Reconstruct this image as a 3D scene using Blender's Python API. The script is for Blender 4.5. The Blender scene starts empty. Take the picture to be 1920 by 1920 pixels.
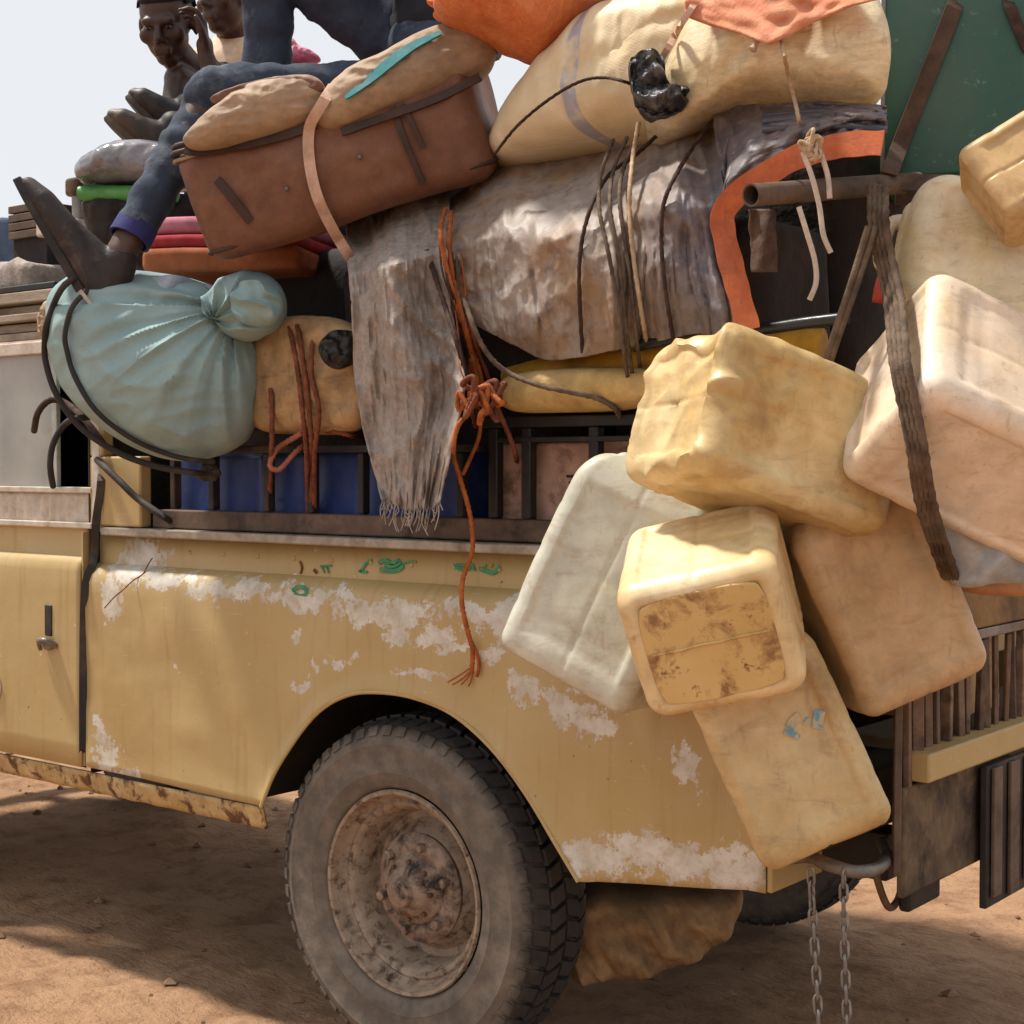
import bpy, bmesh, math, random
from mathutils import Vector as V, Matrix, noise
random.seed(7)
S = bpy.context.scene
COL = S.collection
# ------------------------------------------------------------------ camera
F = 2940.0                                   # focal length in photograph pixels (1920 wide)
CAM = V((2.307, -2.508, 1.34))
YAW = math.radians(51.2); PITCH = math.radians(1.75)
_d = V((-math.cos(YAW), math.sin(YAW), 0)); RT = V((math.sin(YAW), math.cos(YAW), 0))
FW = (_d*math.cos(PITCH) - V((0,0,1))*math.sin(PITCH)).normalized()
UP = RT.cross(FW).normalized()
cd = bpy.data.cameras.new('camera'); cam = bpy.data.objects.new('camera', cd); COL.objects.link(cam)
cd.sensor_width = 36; cd.lens = 36*F/1920; cd.clip_start = .05; cd.clip_end = 6000
cam.matrix_world = Matrix(((RT.x,UP.x,-FW.x,CAM.x),(RT.y,UP.y,-FW.y,CAM.y),(RT.z,UP.z,-FW.z,CAM.z),(0,0,0,1)))
S.camera = cam
# ------------------------------------------------------------------ sky, sun, exposure
LD = V((.50, .13, -1)).normalized()           # the way sunlight travels
el = math.asin(-LD.z); az = math.atan2(-LD.x, -LD.y)
W = bpy.data.worlds.new('World'); S.world = W; W.use_nodes = True
nt = W.node_tree; bg = nt.nodes['Background']
sk = nt.nodes.new('ShaderNodeTexSky'); sk.sky_type = 'NISHITA'; sk.sun_disc = False
sk.sun_elevation = el; sk.sun_rotation = az; sk.air_density = 1.0; sk.dust_density = 2.0; sk.ozone_density = 1.0; sk.altitude = 300
hz = nt.nodes.new('ShaderNodeMix'); hz.data_type = 'RGBA'; hz.inputs[0].default_value = .92      # thin white overcast over the blue
nt.links.new(sk.outputs[0], hz.inputs[6]); hz.inputs[7].default_value = (5.3, 5.4, 5.5, 1)
nt.links.new(hz.outputs[2], bg.inputs[0]); bg.inputs[1].default_value = .13
sl = bpy.data.lights.new('sun', 'SUN'); sun = bpy.data.objects.new('sun', sl); COL.objects.link(sun)
sl.energy = 4.3; sl.angle = math.radians(5.0); sl.color = (1, .94, .84)
sun.rotation_mode = 'QUATERNION'; sun.rotation_quaternion = LD.to_track_quat('-Z', 'Y'); sun.location = (0, 0, 12)
vs = S.view_settings; vs.view_transform = 'Standard'; vs.look = 'None'; vs.gamma = 1; vs.use_curve_mapping = False; vs.exposure = 0.32
S.cycles.max_bounces = 6; S.cycles.diffuse_bounces = 3; S.cycles.glossy_bounces = 2

# ------------------------------------------------------------------ helpers
def ray(px, py): return FW + RT*((px-960)/F) - UP*((py-960)/F)
def at(px, py, Y=None, X=None, Z=None, D=None):
    """world point seen at a photograph pixel, on the plane Y / X / Z or at camera depth D"""
    r = ray(px, py)
    if D is not None: t = D
    elif Y is not None: t = (Y-CAM.y)/r.y
    elif X is not None: t = (X-CAM.x)/r.x
    else: t = (Z-CAM.z)/r.z
    return CAM + r*t
def sd(px, Y=0.0):                             # camera depth of the vehicle's side plane at a column
    return (Y-CAM.y)/ray(px, 870).y
def cvec(r, u, t): return (RT*r + UP*u - FW*t).normalized()   # right, up, towards the viewer's side
def lerp(a, b, t): return a + (b-a)*t
def nz(x, y=0., z=0.): return noise.noise(V((x, y, z)))
def fr(x, y=0., z=0., o=4): return noise.fractal(V((x, y, z)), 1.0, 2.0, o)
def cat(pts, n=8, closed=False):
    pts = [V(p) for p in pts]; out = []; N = len(pts)
    if N < 3 and not closed:
        return [pts[0].lerp(pts[-1], i/n) for i in range(n+1)]
    rng = range(N) if closed else range(N-1)
    for i in rng:
        if closed: a, b, c, d = pts[i-1], pts[i], pts[(i+1) % N], pts[(i+2) % N]
        else: a, b, c, d = pts[max(i-1, 0)], pts[i], pts[i+1], pts[min(i+2, N-1)]
        for k in range(n):
            t = k/n
            out.append(.5*((2*b) + (c-a)*t + (2*a-5*b+4*c-d)*t*t + (3*b-a-3*c+d)*t*t*t))
    if not closed: out.append(pts[-1].copy())
    return out
class MB:
    def __init__(s): s.v = []; s.f = []
    def add(s, v, f):
        o = len(s.v); s.v += [V(p) for p in v]; s.f += [tuple(i+o for i in q) for q in f]; return s
    def xf(s, M): s.v = [M @ p for p in s.v]; return s
    def box(s, a, b, M=None):
        x0, y0, z0 = a; x1, y1, z1 = b
        v = [V(p) for p in ((x0,y0,z0),(x1,y0,z0),(x1,y1,z0),(x0,y1,z0),(x0,y0,z1),(x1,y0,z1),(x1,y1,z1),(x0,y1,z1))]
        if M: v = [M @ p for p in v]
        return s.add(v, [(0,3,2,1),(4,5,6,7),(0,1,5,4),(1,2,6,5),(2,3,7,6),(3,0,4,7)])
    def bar(s, p, q, w, h, up=V((0,0,1))):
        p = V(p); q = V(q); t = (q-p).normalized(); a = t.cross(up)
        if a.length < 1e-3: a = t.cross(V((1,0,0)))
        a.normalize(); b = a.cross(t).normalized(); v = []
        for e in (p, q):
            for i, j in ((-1,-1),(1,-1),(1,1),(-1,1)): v.append(e + a*(i*w/2) + b*(j*h/2))
        return s.add(v, [(0,1,2,3),(7,6,5,4),(0,4,5,1),(1,5,6,2),(2,6,7,3),(3,7,4,0)])
    def tube(s, pts, r, seg=8, cap=True, closed=False, lobes=0, pitch=.9):
        pts = [V(p) for p in pts]; n = len(pts)
        rr = r if isinstance(r, (list, tuple)) else [r]*n
        t0 = (pts[1]-pts[0]).normalized(); a = t0.cross(V((0,0,1)))
        if a.length < 1e-3: a = t0.cross(V((1,0,0)))
        a.normalize(); v = []; f = []
        for i, p in enumerate(pts):
            if closed: t = pts[(i+1) % n]-pts[i-1]
            else: t = pts[min(i+1, n-1)]-pts[max(i-1, 0)]
            if t.length < 1e-9: t = t0
            t = t.normalized(); a = (a - t*a.dot(t))
            if a.length < 1e-6: a = t.orthogonal()
            a.normalize(); b = t.cross(a)
            for k in range(seg):
                w = 2*math.pi*k/seg; v.append(p + (a*math.cos(w)+b*math.sin(w))*rr[i]*(1+.26*math.cos(lobes*(w+pitch*i)) if lobes else 1))
        m = n if closed else n-1
        for i in range(m):
            j = (i+1) % n
            for k in range(seg):
                l = (k+1) % seg; f.append((i*seg+k, i*seg+l, j*seg+l, j*seg+k))
        if cap and not closed:
            f.append(tuple(range(seg-1, -1, -1))); f.append(tuple(range((n-1)*seg, n*seg)))
        return s.add(v, f)
    def strap(s, pts, w, th, nrm):
        """flat band; nrm = vector or list of vectors (outward face)"""
        pts = [V(p) for p in pts]; n = len(pts); v = []; f = []
        for i, p in enumerate(pts):
            t = (pts[min(i+1, n-1)]-pts[max(i-1, 0)]).normalized()
            m = nrm[i] if isinstance(nrm, list) else nrm
            a = t.cross(m).normalized(); b = a.cross(t).normalized()
            ww = w[i] if isinstance(w, list) else w
            for i2, j2 in ((-1,-1),(1,-1),(1,1),(-1,1)): v.append(p + a*(i2*ww/2) + b*(j2*th/2))
        for i in range(n-1):
            for k in range(4):
                l = (k+1) % 4; f.append((i*4+k, i*4+l, i*4+4+l, i*4+4+k))
        f.append((3,2,1,0)); f.append(tuple((n-1)*4+k for k in range(4)))
        return s.add(v, f)
    def lathe(s, prof, c, axis, seg=64, closed=False):
        """prof: list of (radius, distance along axis)"""
        axis = V(axis).normalized(); a = axis.orthogonal().normalized(); b = axis.cross(a); c = V(c); v = []; f = []
        n = len(prof)
        for r, h in prof:
            for k in range(seg):
                w = 2*math.pi*k/seg; v.append(c + axis*h + (a*math.cos(w)+b*math.sin(w))*r)
        for i in range(n if closed else n-1):
            j = (i+1) % n
            for k in range(seg):
                l = (k+1) % seg; f.append((i*seg+k, i*seg+l, j*seg+l, j*seg+k))
        return s.add(v, f)
    def cap(s, p0, r0, p1, r1, seg=14):
        """tapered capsule"""
        p0 = V(p0); p1 = V(p1); ax = p1-p0; L = ax.length; t = ax/L if L > 1e-6 else V((0,0,1))
        pts = []; rr = []
        for k in range(6):
            w = -math.pi/2 + k*math.pi/10; pts.append(p0 + t*(r0*math.sin(w))); rr.append(max(r0*math.cos(w), 1e-4))
        for k in range(1, 4): pts.append(p0.lerp(p1, k/4)); rr.append(lerp(r0, r1, k/4))
        for k in range(6):
            w = k*math.pi/10; pts.append(p1 + t*(r1*math.sin(w))); rr.append(max(r1*math.cos(w), 1e-4))
        return s.tube(pts, rr, seg)
    def ell(s, c, rx, ry, rz, M=None, seg=18, rings=12):
        v = []; f = []; c = V(c)
        for i in range(rings+1):
            th = math.pi*i/rings
            for k in range(seg):
                w = 2*math.pi*k/seg
                p = V((rx*math.sin(th)*math.cos(w), ry*math.sin(th)*math.sin(w), rz*math.cos(th)))
                v.append(c + (M @ p if M else p))
        for i in range(rings):
            for k in range(seg):
                l = (k+1) % seg; f.append((i*seg+k, i*seg+l, i*seg+seg+l, i*seg+seg+k))
        return s.add(v, f)
    def rbox(s, h, r, n=10, fn=None):
        """rounded box, half sizes h, corner radius r; fn(p, q) -> p' (q = the sharp-box point / h)"""
        h = V(h); seen = {}; v = []; f = []
        def axis(hh):
            c = []; inner = hh-r
            for k in range(4): c.append(-hh + r*k/4)
            for k in range(n+1): c.append(-inner + 2*inner*k/n)
            for k in range(1, 5): c.append(inner + r*k/4)
            return c
        ax = [axis(h.x), axis(h.y), axis(h.z)]
        def vid(p):
            key = (round(p[0], 5), round(p[1], 5), round(p[2], 5))
            if key in seen: return seen[key]
            i = V((max(-h.x+r, min(h.x-r, p[0])), max(-h.y+r, min(h.y-r, p[1])), max(-h.z+r, min(h.z-r, p[2]))))
            dd = V(p)-i
            q = i + dd.normalized()*r if dd.length > 1e-9 else i
            if fn: q = fn(q, V((p[0]/h.x, p[1]/h.y, p[2]/h.z)))
            seen[key] = len(v); v.append(q); return seen[key]
        for a in range(3):
            b, c = (a+1) % 3, (a+2) % 3
            for sg in (-1, 1):
                for i in range(len(ax[b])-1):
                    for j in range(len(ax[c])-1):
                        q = []
                        for ii, jj in ((i,j),(i+1,j),(i+1,j+1),(i,j+1)):
                            p = [0, 0, 0]; p[a] = sg*h[a]; p[b] = ax[b][ii]; p[c] = ax[c][jj]; q.append(vid(p))
                        f.append(tuple(q) if sg > 0 else tuple(reversed(q)))
        return s.add(v, f)
    def grid(s, fn, nu, nv):
        v = [fn(i/nu, j/nv) for i in range(nu+1) for j in range(nv+1)]
        f = [(i*(nv+1)+j, i*(nv+1)+j+1, (i+1)*(nv+1)+j+1, (i+1)*(nv+1)+j) for i in range(nu) for j in range(nv)]
        return s.add(v, f)
    def pillow(s, outline, D, hf, hb, rings=22, p=2.4, c=None, disp=None, n=7, nrm=None, dfun=None):
        """stuffed closed shape: a silhouette at its own distance D, swelling hf to the front and hb to the back"""
        pts = cat([V((x, y, 0)) for x, y in outline], n, True); m = len(pts)
        if c is None: c = sum((q for q in pts), V((0,0,0)))/m
        else: c = V((c[0], c[1], 0))
        nrm = nrm or -FW; v = []; f = []
        def P(q, h):
            dd = D + (dfun(q.x, q.y) if dfun else 0)
            w = at(q.x, q.y, D=dd) + nrm*h
            if disp: w = w + nrm*disp(q.x, q.y, w)
            return w
        idx = {}
        for side in (0, 1):
            for k in range(rings+1):
                t = math.sin(k/rings*math.pi/2)
                if k == rings and side == 1: continue
                for j in range(m if k else 1):
                    q = c + (pts[j]-c)*t
                    h = (1-t**p)**(1/p)*(hf if side == 0 else -hb)
                    idx[(side, k, j)] = len(v); v.append(P(q, h))
        def I(side, k, j):
            j %= m
            if k == 0: j = 0
            if k == rings: side = 0
            return idx[(side, k, j)]
        for side in (0, 1):
            for k in range(rings):
                for j in range(m):
                    q = (I(side,k,j), I(side,k+1,j), I(side,k+1,j+1), I(side,k,j+1))
                    if k == 0: q = (q[0], q[1], q[2])
                    f.append(q if side else tuple(reversed(q)))
        return s.add(v, f)
def obj(name, mb, m, parent=None, smooth=True, bevel=0, sub=0, solid=0, remesh=0, label=None, wn=False, sm=4, ang=None):
    me = bpy.data.meshes.new(name); me.from_pydata([tuple(p) for p in mb.v], [], mb.f); me.update()
    b = bmesh.new(); b.from_mesh(me); bmesh.ops.recalc_face_normals(b, faces=b.faces); b.to_mesh(me); b.free()
    o = bpy.data.objects.new(name, me); COL.objects.link(o)
    if m: me.materials.append(m)
    if remesh:
        k = o.modifiers.new('remesh', 'REMESH'); k.mode = 'VOXEL'; k.voxel_size = remesh; k.use_smooth_shade = True
        k = o.modifiers.new('smooth', 'SMOOTH'); k.factor = .5; k.iterations = sm
    if solid:
        k = o.modifiers.new('solid', 'SOLIDIFY'); k.thickness = solid; k.offset = 0
    if bevel:
        k = o.modifiers.new('bevel', 'BEVEL'); k.width = bevel; k.segments = 2; k.limit_method = 'ANGLE'; k.angle_limit = math.radians(40)
    if sub:
        k = o.modifiers.new('sub', 'SUBSURF'); k.levels = sub; k.render_levels = sub
    if smooth:
        me.polygons.foreach_set('use_smooth', [True]*len(me.polygons))
        if not remesh: me.set_sharp_from_angle(angle=math.radians(ang or 62))
    if parent:
        o.parent = parent; o.matrix_parent_inverse = Matrix.Translation(-parent.location) if parent.type == 'EMPTY' else Matrix.Identity(4)
    if label: o['label'] = label
    return o
def puff(o, size, st, kind='CLOUDS', depth=3, mid=.5):
    tx = bpy.data.textures.new('cloth_noise', kind); tx.noise_scale = size
    if kind == 'CLOUDS': tx.noise_depth = depth
    k = o.modifiers.new('folds', 'DISPLACE'); k.texture = tx; k.strength = st; k.mid_level = mid; k.texture_coords = 'LOCAL'; return o
def tag(o, label, cat_, group=None):
    o['label'] = label; o['category'] = cat_
    if group: o['group'] = group
    return o
def thing(name, loc, label, cat_, group=None):
    o = bpy.data.objects.new(name, None); COL.objects.link(o); o.location = V(loc); o.empty_display_size = .1
    return tag(o, label, cat_, group)
def frame(c, xa, ya):
    """matrix with local x along xa, local y close to ya, origin c"""
    x = xa.normalized(); z = x.cross(ya).normalized(); y = z.cross(x)
    return Matrix(((x.x,y.x,z.x,c.x),(x.y,y.y,z.y,c.y),(x.z,y.z,z.z,c.z),(0,0,0,1)))
# ------------------------------------------------------------------ materials
def lin(r, g, b):
    q = lambda c: (c/255/12.92 if c <= 10 else ((c/255+.055)/1.055)**2.4)
    return (q(r), q(g), q(b), 1)
class NT:
    def __init__(s, name):
        s.m = bpy.data.materials.new(name); s.m.use_nodes = True; s.t = s.m.node_tree; s.b = s.t.nodes['Principled BSDF']
        s.tc = s.t.nodes.new('ShaderNodeTexCoord'); s.co = s.tc.outputs['Object']
    def n(s, ty, **k):
        q = s.t.nodes.new('ShaderNode'+ty)
        for a, b in k.items(): setattr(q, a, b)
        return q
    def l(s, a, b): s.t.links.new(a, b)
    def sc(s, v, vec=None):
        m = s.n('Mapping'); m.inputs['Scale'].default_value = v; s.l(vec or s.co, m.inputs['Vector']); return m.outputs[0]
    def noise(s, scale, detail=5, rough=.55, vec=None, dist=0):
        q = s.n('TexNoise'); q.inputs['Scale'].default_value = scale; q.inputs['Detail'].default_value = detail
        q.inputs['Roughness'].default_value = rough; q.inputs['Distortion'].default_value = dist
        s.l(vec or s.co, q.inputs['Vector']); return q.outputs['Fac']
    def ramp(s, fac, a, b, ca=(0,0,0,1), cb=(1,1,1,1)):
        r = s.n('ValToRGB'); e = r.color_ramp.elements; e[0].position = a; e[1].position = b; e[0].color = ca; e[1].color = cb
        s.l(fac, r.inputs[0]); return r.outputs[0]
    def mix(s, fac, a, b, mode='MIX'):
        q = s.n('Mix', data_type='RGBA', blend_type=mode)
        for i, x in ((0, fac), (6, a), (7, b)):
            if hasattr(x, 'is_linked'): s.l(x, q.inputs[i])
            else: q.inputs[i].default_value = x
        return q.outputs[2]
    def math(s, op, a, b=0.):
        q = s.n('Math', operation=op)
        for i, x in enumerate((a, b)):
            if hasattr(x, 'is_linked'): s.l(x, q.inputs[i])
            else: q.inputs[i].default_value = x
        return q.outputs[0]
    def bump(s, h, st=.3, dist=.01, prev=None):
        q = s.n('Bump'); q.inputs['Strength'].default_value = st; q.inputs['Distance'].default_value = dist
        s.l(h, q.inputs['Height'])
        if prev: s.l(prev, q.inputs['Normal'])
        return q.outputs[0]
    def put(s, col=None, rough=None, nrm=None, metal=None):
        for x, k in ((col,'Base Color'),(rough,'Roughness'),(nrm,'Normal'),(metal,'Metallic')):
            if x is None: continue
            if hasattr(x, 'is_linked'): s.l(x, s.b.inputs[k])
            else: s.b.inputs[k].default_value = x
        return s.m
def pm(name, c1, c2, c3=None, scale=4, rough=.7, bs=30, bst=.3, bd=.004, dirt=(.5,.7), dscale=3, metal=0, stretch=None, sss=0, spec=.4, fine=None, coat=0, scuff=None, mott=(30,.16)):
    t = NT(name); vec = t.sc(stretch) if stretch else t.co
    f = t.ramp(t.noise(scale, 4, .6, vec), .34, .66)
    c = t.mix(f, lin(*c1), lin(*c2))
    if c3: c = t.mix(t.ramp(t.noise(dscale, 6, .68, None, .4), *dirt), c, lin(*c3))
    if fine: c = t.mix(t.ramp(t.noise(fine[0], 3, .7), .55, .62), c, lin(*fine[1]))
    if mott:
        a_ = 1-mott[1]; b_ = 1+mott[1]*.55
        c = t.mix(1.0, c, t.ramp(t.noise(mott[0], 4, .72, vec), .36, .64, (a_,a_,a_,1), (b_,b_,b_,1)), 'MULTIPLY')
    if scuff:
        c = t.mix(t.math('MULTIPLY', t.ramp(t.noise(9, 6, .74, t.sc((1.2,1.2,3.2)), .8), .52, .66), scuff[0]), c, lin(*scuff[1]))
        c = t.mix(t.math('MULTIPLY', t.ramp(t.noise(70, 3, .6, t.sc((1,1,.25))), .62, .70), scuff[0]*.8), c, lin(*scuff[1]))
    n1 = t.bump(t.noise(bs, 3, .6, vec), bst, bd)
    t.b.inputs['Specular IOR Level'].default_value = spec
    if sss:
        t.b.inputs['Subsurface Weight'].default_value = sss; t.b.inputs['Subsurface Radius'].default_value = (.06,.045,.02); t.b.inputs['Subsurface Scale'].default_value = .5
    if coat: t.b.inputs['Coat Weight'].default_value = coat; t.b.inputs['Coat Roughness'].default_value = .25
    rg = t.math('ADD', t.math('MULTIPLY', f, .2), rough-.1)
    return t.put(c, rg, n1, metal)
# ------------------------------------------------------------------ shared materials
M = {}
M['rubber'] = pm('rubber', (36,34,34), (52,48,46), (92,78,64), scale=9, rough=.75, dirt=(.5,.75), bs=60)
M['black'] = pm('black_paint', (24,22,22), (38,34,32), (92,72,56), scale=7, rough=.6, dirt=(.52,.75), bs=50)
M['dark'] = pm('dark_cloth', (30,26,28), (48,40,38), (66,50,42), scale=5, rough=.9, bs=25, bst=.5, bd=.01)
M['rust'] = pm('rusty_steel', (92,66,48), (120,92,70), (52,34,26), scale=14, rough=.8, dirt=(.45,.7), dscale=9, bs=90, bst=.5)
M['steel'] = pm('grey_steel', (120,116,112), (150,144,138), (92,72,58), scale=10, rough=.5, metal=.6, bs=70)
M['olive'] = pm('olive_steel', (66,58,42), (84,74,54), (44,36,28), scale=6, rough=.75, dscale=6, bs=40)
M['brown_steel'] = pm('brown_steel', (84,66,54), (112,92,78), (44,32,28), scale=8, rough=.7, dscale=7, bs=60)
def truck_paint(name, wear):
    """sand-yellow paint, dusty, with patches worn to pale primer; wear = list of (x, z, rx, rz, angle)"""
    t = NT(name); P = t.co
    nd = t.n('TexNoise'); nd.inputs['Scale'].default_value = 9; nd.inputs['Detail'].default_value = 5; nd.inputs['Roughness'].default_value = .7; t.l(P, nd.inputs['Vector'])
    off = t.n('VectorMath', operation='MULTIPLY_ADD'); t.l(nd.outputs['Color'], off.inputs[0]); off.inputs[1].default_value = (.16,.16,.16)
    t.l(P, off.inputs[2])
    sh = t.n('VectorMath', operation='SUBTRACT'); t.l(off.outputs[0], sh.inputs[0]); sh.inputs[1].default_value = (.08,.08,.08)
    cur = None
    for (x, z, rx, rz, a) in wear:
        mp = t.n('Mapping', vector_type='TEXTURE'); mp.inputs['Location'].default_value = (x, 0, z)
        mp.inputs['Rotation'].default_value = (0, -a, 0); mp.inputs['Scale'].default_value = (rx, 50, rz); t.l(sh.outputs[0], mp.inputs['Vector'])
        ln = t.n('VectorMath', operation='LENGTH'); t.l(mp.outputs[0], ln.inputs[0])
        cur = ln.outputs['Value'] if cur is None else t.math('MINIMUM', cur, ln.outputs['Value'])
    base = t.mix(t.ramp(t.noise(2.2, 6, .6), .35, .65), lin(174,147,96), lin(186,161,112))
    base = t.mix(t.math('MULTIPLY', t.ramp(t.noise(1.3, 4), .45, .7), .4), base, lin(192,168,122))      # dust
    streak = t.noise(5, 5, .6, t.sc((6, 1, .5)))
    base = t.mix(t.math('MULTIPLY', t.ramp(streak, .56, .7), .35), base, lin(150,116,66))
    sp = t.ramp(t.noise(38, 6, .7), .66, .69)
    base = t.mix(t.math('MULTIPLY', sp, .8), base, lin(206,190,160))
    scr = t.ramp(t.noise(26, 4, .6, t.sc((.25,1,7))), .67, .70)
    base = t.mix(t.math('MULTIPLY', scr, .4), base, lin(206,190,156))
    dk = t.ramp(t.noise(60, 3, .6, t.sc((1,1,1.0))), .72, .75)
    base = t.mix(dk, base, lin(88,58,38))
    prim = t.mix(t.ramp(t.noise(14, 6, .6), .4, .65), lin(212,206,196), lin(182,172,154))
    nrm = t.bump(t.noise(7, 3), .25, .01); nrm = t.bump(t.noise(120, 4), .12, .002, nrm)
    if cur is not None:
        thin = t.math('ADD', cur, t.math('MULTIPLY', t.math('SUBTRACT', t.noise(34, 7, .78), .5), 3.2))
        msk = t.math('MULTIPLY', t.ramp(thin, .72, .98, (1,1,1,1), (0,0,0,1)), t.ramp(t.noise(48, 5, .75), .30, .50, (.45,.45,.45,1), (1,1,1,1)))
        edge = t.ramp(thin, .93, 1.02, (1,1,1,1), (0,0,0,1))
        base = t.mix(t.math('MULTIPLY', edge, .35), base, lin(150,112,66))
        base = t.mix(msk, base, prim)
    t.b.inputs['Specular IOR Level'].default_value = .45
    return t.put(base, t.math('ADD', t.math('MULTIPLY', t.noise(3, 4), .3), .33), nrm)
def wp(px, py): p = at(px, py, Y=0); return p.x, p.z
def wb(px, py, rx, rz, a=0): x, z = wp(px, py); return (x, z, rx, rz, a)
wear = [wb(235,1055,.11,.065), wb(208,1110,.05,.08), wb(300,1085,.08,.03), wb(420,1108,.16,.026), wb(560,1122,.14,.032), wb(720,1150,.18,.036,.05), wb(745,1185,.05,.035), wb(900,1155,.12,.022), wb(960,1170,.07,.05),
        wb(1010,1190,.06,.06), wb(200,1420,.055,.05,.6), wb(185,1370,.03,.06,.2), wb(240,1455,.06,.025,.4), wb(1060,1330,.10,.028,-.5), wb(1120,1355,.055,.04), wb(990,1295,.05,.035), wb(1130,1300,.10,.014),
        wb(1285,1425,.032,.045,.3), wb(1240,1610,.16,.045), wb(1380,1630,.09,.05), wb(1120,1620,.10,.035), wb(800,1265,.08,.016), wb(570,1280,.035,.016), wb(590,1250,.012,.02), wb(640,1240,.05,.012), wb(860,1215,.06,.015), wb(480,1100,.06,.012), wb(650,1118,.08,.014), wb(820,1190,.05,.018), wb(930,1225,.05,.02), wb(350,1095,.06,.014), wb(1040,1240,.04,.03), wb(560,1185,.02,.02), wb(330,1270,.012,.014)]
M['paint'] = truck_paint('sand_yellow_paint', wear)
M['paint2'] = truck_paint('sand_yellow_paint_plain', [])
M['sill'] = pm('chipped_sill_paint', (176,144,92), (196,168,120), (96,62,40), scale=10, rough=.6, dirt=(.5,.6), dscale=22, bs=60)
M['dirty_white'] = pm('dirty_white_paint', (206,196,184), (188,174,156), (140,116,90), scale=12, rough=.6, dirt=(.55,.75), dscale=9, bs=40)
# ------------------------------------------------------------------ ground
def gz(x, y):
    a = fr(x*.9, y*.9, 3.1)*.035 + fr(x*5, y*5, 1.7, 3)*.014 - abs(nz(x*11+y*3, y*16, 4.))*.012
    for wx, wy in ((0,.1),(0,1.5),(-2.77,.1),(-2.77,1.5)):
        k = math.exp(-((x-wx)**2+(y-wy)**2)/.12); a *= 1-k
    return a - .012
g = MB(); N = 340; A = 6.0
xs = [-A+2*A*i/N for i in range(N+1)]
outer = [14, 40, 150, 700, 4000]
xs = [-A-o for o in reversed(outer)] + xs + [A+o for o in outer]
def gp(u, v):
    x = xs[int(round(u*(len(xs)-1)))]; y = xs[int(round(v*(len(xs)-1)))]+1.5
    k = 1.0 if abs(x) <= A and abs(y-1.5) <= A else 0.0
    return V((x, y, gz(x, y)*k))
g.grid(gp, len(xs)-1, len(xs)-1)
t = NT('sand')
c = t.mix(t.ramp(t.noise(1.1, 6, .6), .35, .65), lin(168,130,100), lin(184,147,115))
c = t.mix(t.math('MULTIPLY', t.ramp(t.noise(7, 6, .72), .46, .64), .75), c, lin(132,96,70))
c = t.mix(t.ramp(t.noise(55, 4, .7), .68, .74), c, lin(112,82,62))
nb = t.bump(t.noise(9, 6, .7, t.sc((1,2.2,1))), .8, .05); nb = t.bump(t.noise(90, 4, .7), .6, .008, nb)
t.b.inputs['Specular IOR Level'].default_value = .15
M['sand'] = t.put(c, .95, nb)
gr = obj('ground', g, M['sand']); gr['kind'] = 'structure'
st = MB(); ico = [V((1,0,0)),V((-1,0,0)),V((0,1,0)),V((0,-1,0)),V((0,0,1)),V((0,0,-1))]
icf = [(0,2,4),(2,1,4),(1,3,4),(3,0,4),(2,0,5),(1,2,5),(3,1,5),(0,3,5)]
for i in range(900):
    x = random.uniform(-4.5, 3.2); y = random.uniform(-2.2, 5.5); r = random.choice((.004,.006,.008,.012,.018))*random.uniform(.7,1.3)
    st.add([V((x+p.x*r*random.uniform(.7,1.4), y+p.y*r*random.uniform(.7,1.4), gz(x,y)+r*.2+p.z*r*.7)) for p in ico], icf)
so = obj('gravel', st, pm('stones', (150,116,90), (112,86,68), scale=20, rough=.9), smooth=False); so['kind'] = 'stuff'
tag(so, 'small loose stones scattered on the sandy ground', 'gravel')
# ------------------------------------------------------------------ the loaded pickup truck
TR = thing('pickup_truck', (0, 0, 0), 'battered sand-yellow four wheel drive pickup truck piled high with cargo and passengers', 'truck')
XF, XR = -1.150, .885                         # front edge of the rear side panel, rear corner
arch = [wp(*p) for p in ((493,1512),(512,1462),(535,1420),(575,1362),(612,1325),(655,1303),(700,1297),(770,1305),(850,1337),(925,1402),(990,1488),(1045,1580),(1088,1652))]
ac = cat([V((x, 0, z)) for x, z in arch], 6)
for i in range(1, len(ac)): ac[i].x = max(ac[i].x, ac[i-1].x+.002)
zsill = arch[0][1]; zrear0 = arch[-1][1]; zrear1 = .555
cols = [(XF + (ac[0].x-XF)*i/34, zsill + (1-i/34)*.012) for i in range(34)] + [(p.x, p.z) for p in ac]
cols += [(ac[-1].x + (XR-ac[-1].x)*i/22, zrear0+(zrear1-zrear0)*min(1, i/20)) for i in range(1, 23)]
TOPP = [(0,1.03),(.005,1.05),(.016,1.064),(.034,1.074),(.046,1.078),(.048,1.085),(.048,1.152)]
def panel_pt(x, zb, k):
    if k <= 26: z = zb + (1.0-zb)*k/26; y = 0
    else: y, z = TOPP[k-27]
    dent = fr(x*2.2, z*2.5, 5.)*.009 + .005*nz(x*6, z*6, 2.)
    rim = math.exp(-((z-zb)/.03)**2)*.008 if ac[0].x-.02 < x < ac[-1].x+.02 else 0
    return V((x, y+dent*min(1, max(0, (1.1-z)*6))-rim, z))
pb = MB(); nr = 27+len(TOPP)
pb.grid(lambda u, v: panel_pt(*cols[int(round(u*(len(cols)-1)))], int(round(v*(nr-1)))), len(cols)-1, nr-1)
side = obj('side_panel', pb, M['paint'], TR, solid=.004, ang=45)
side['label'] = 'rear side panel with wheel arch, yellow paint chipped to pale primer'
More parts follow.
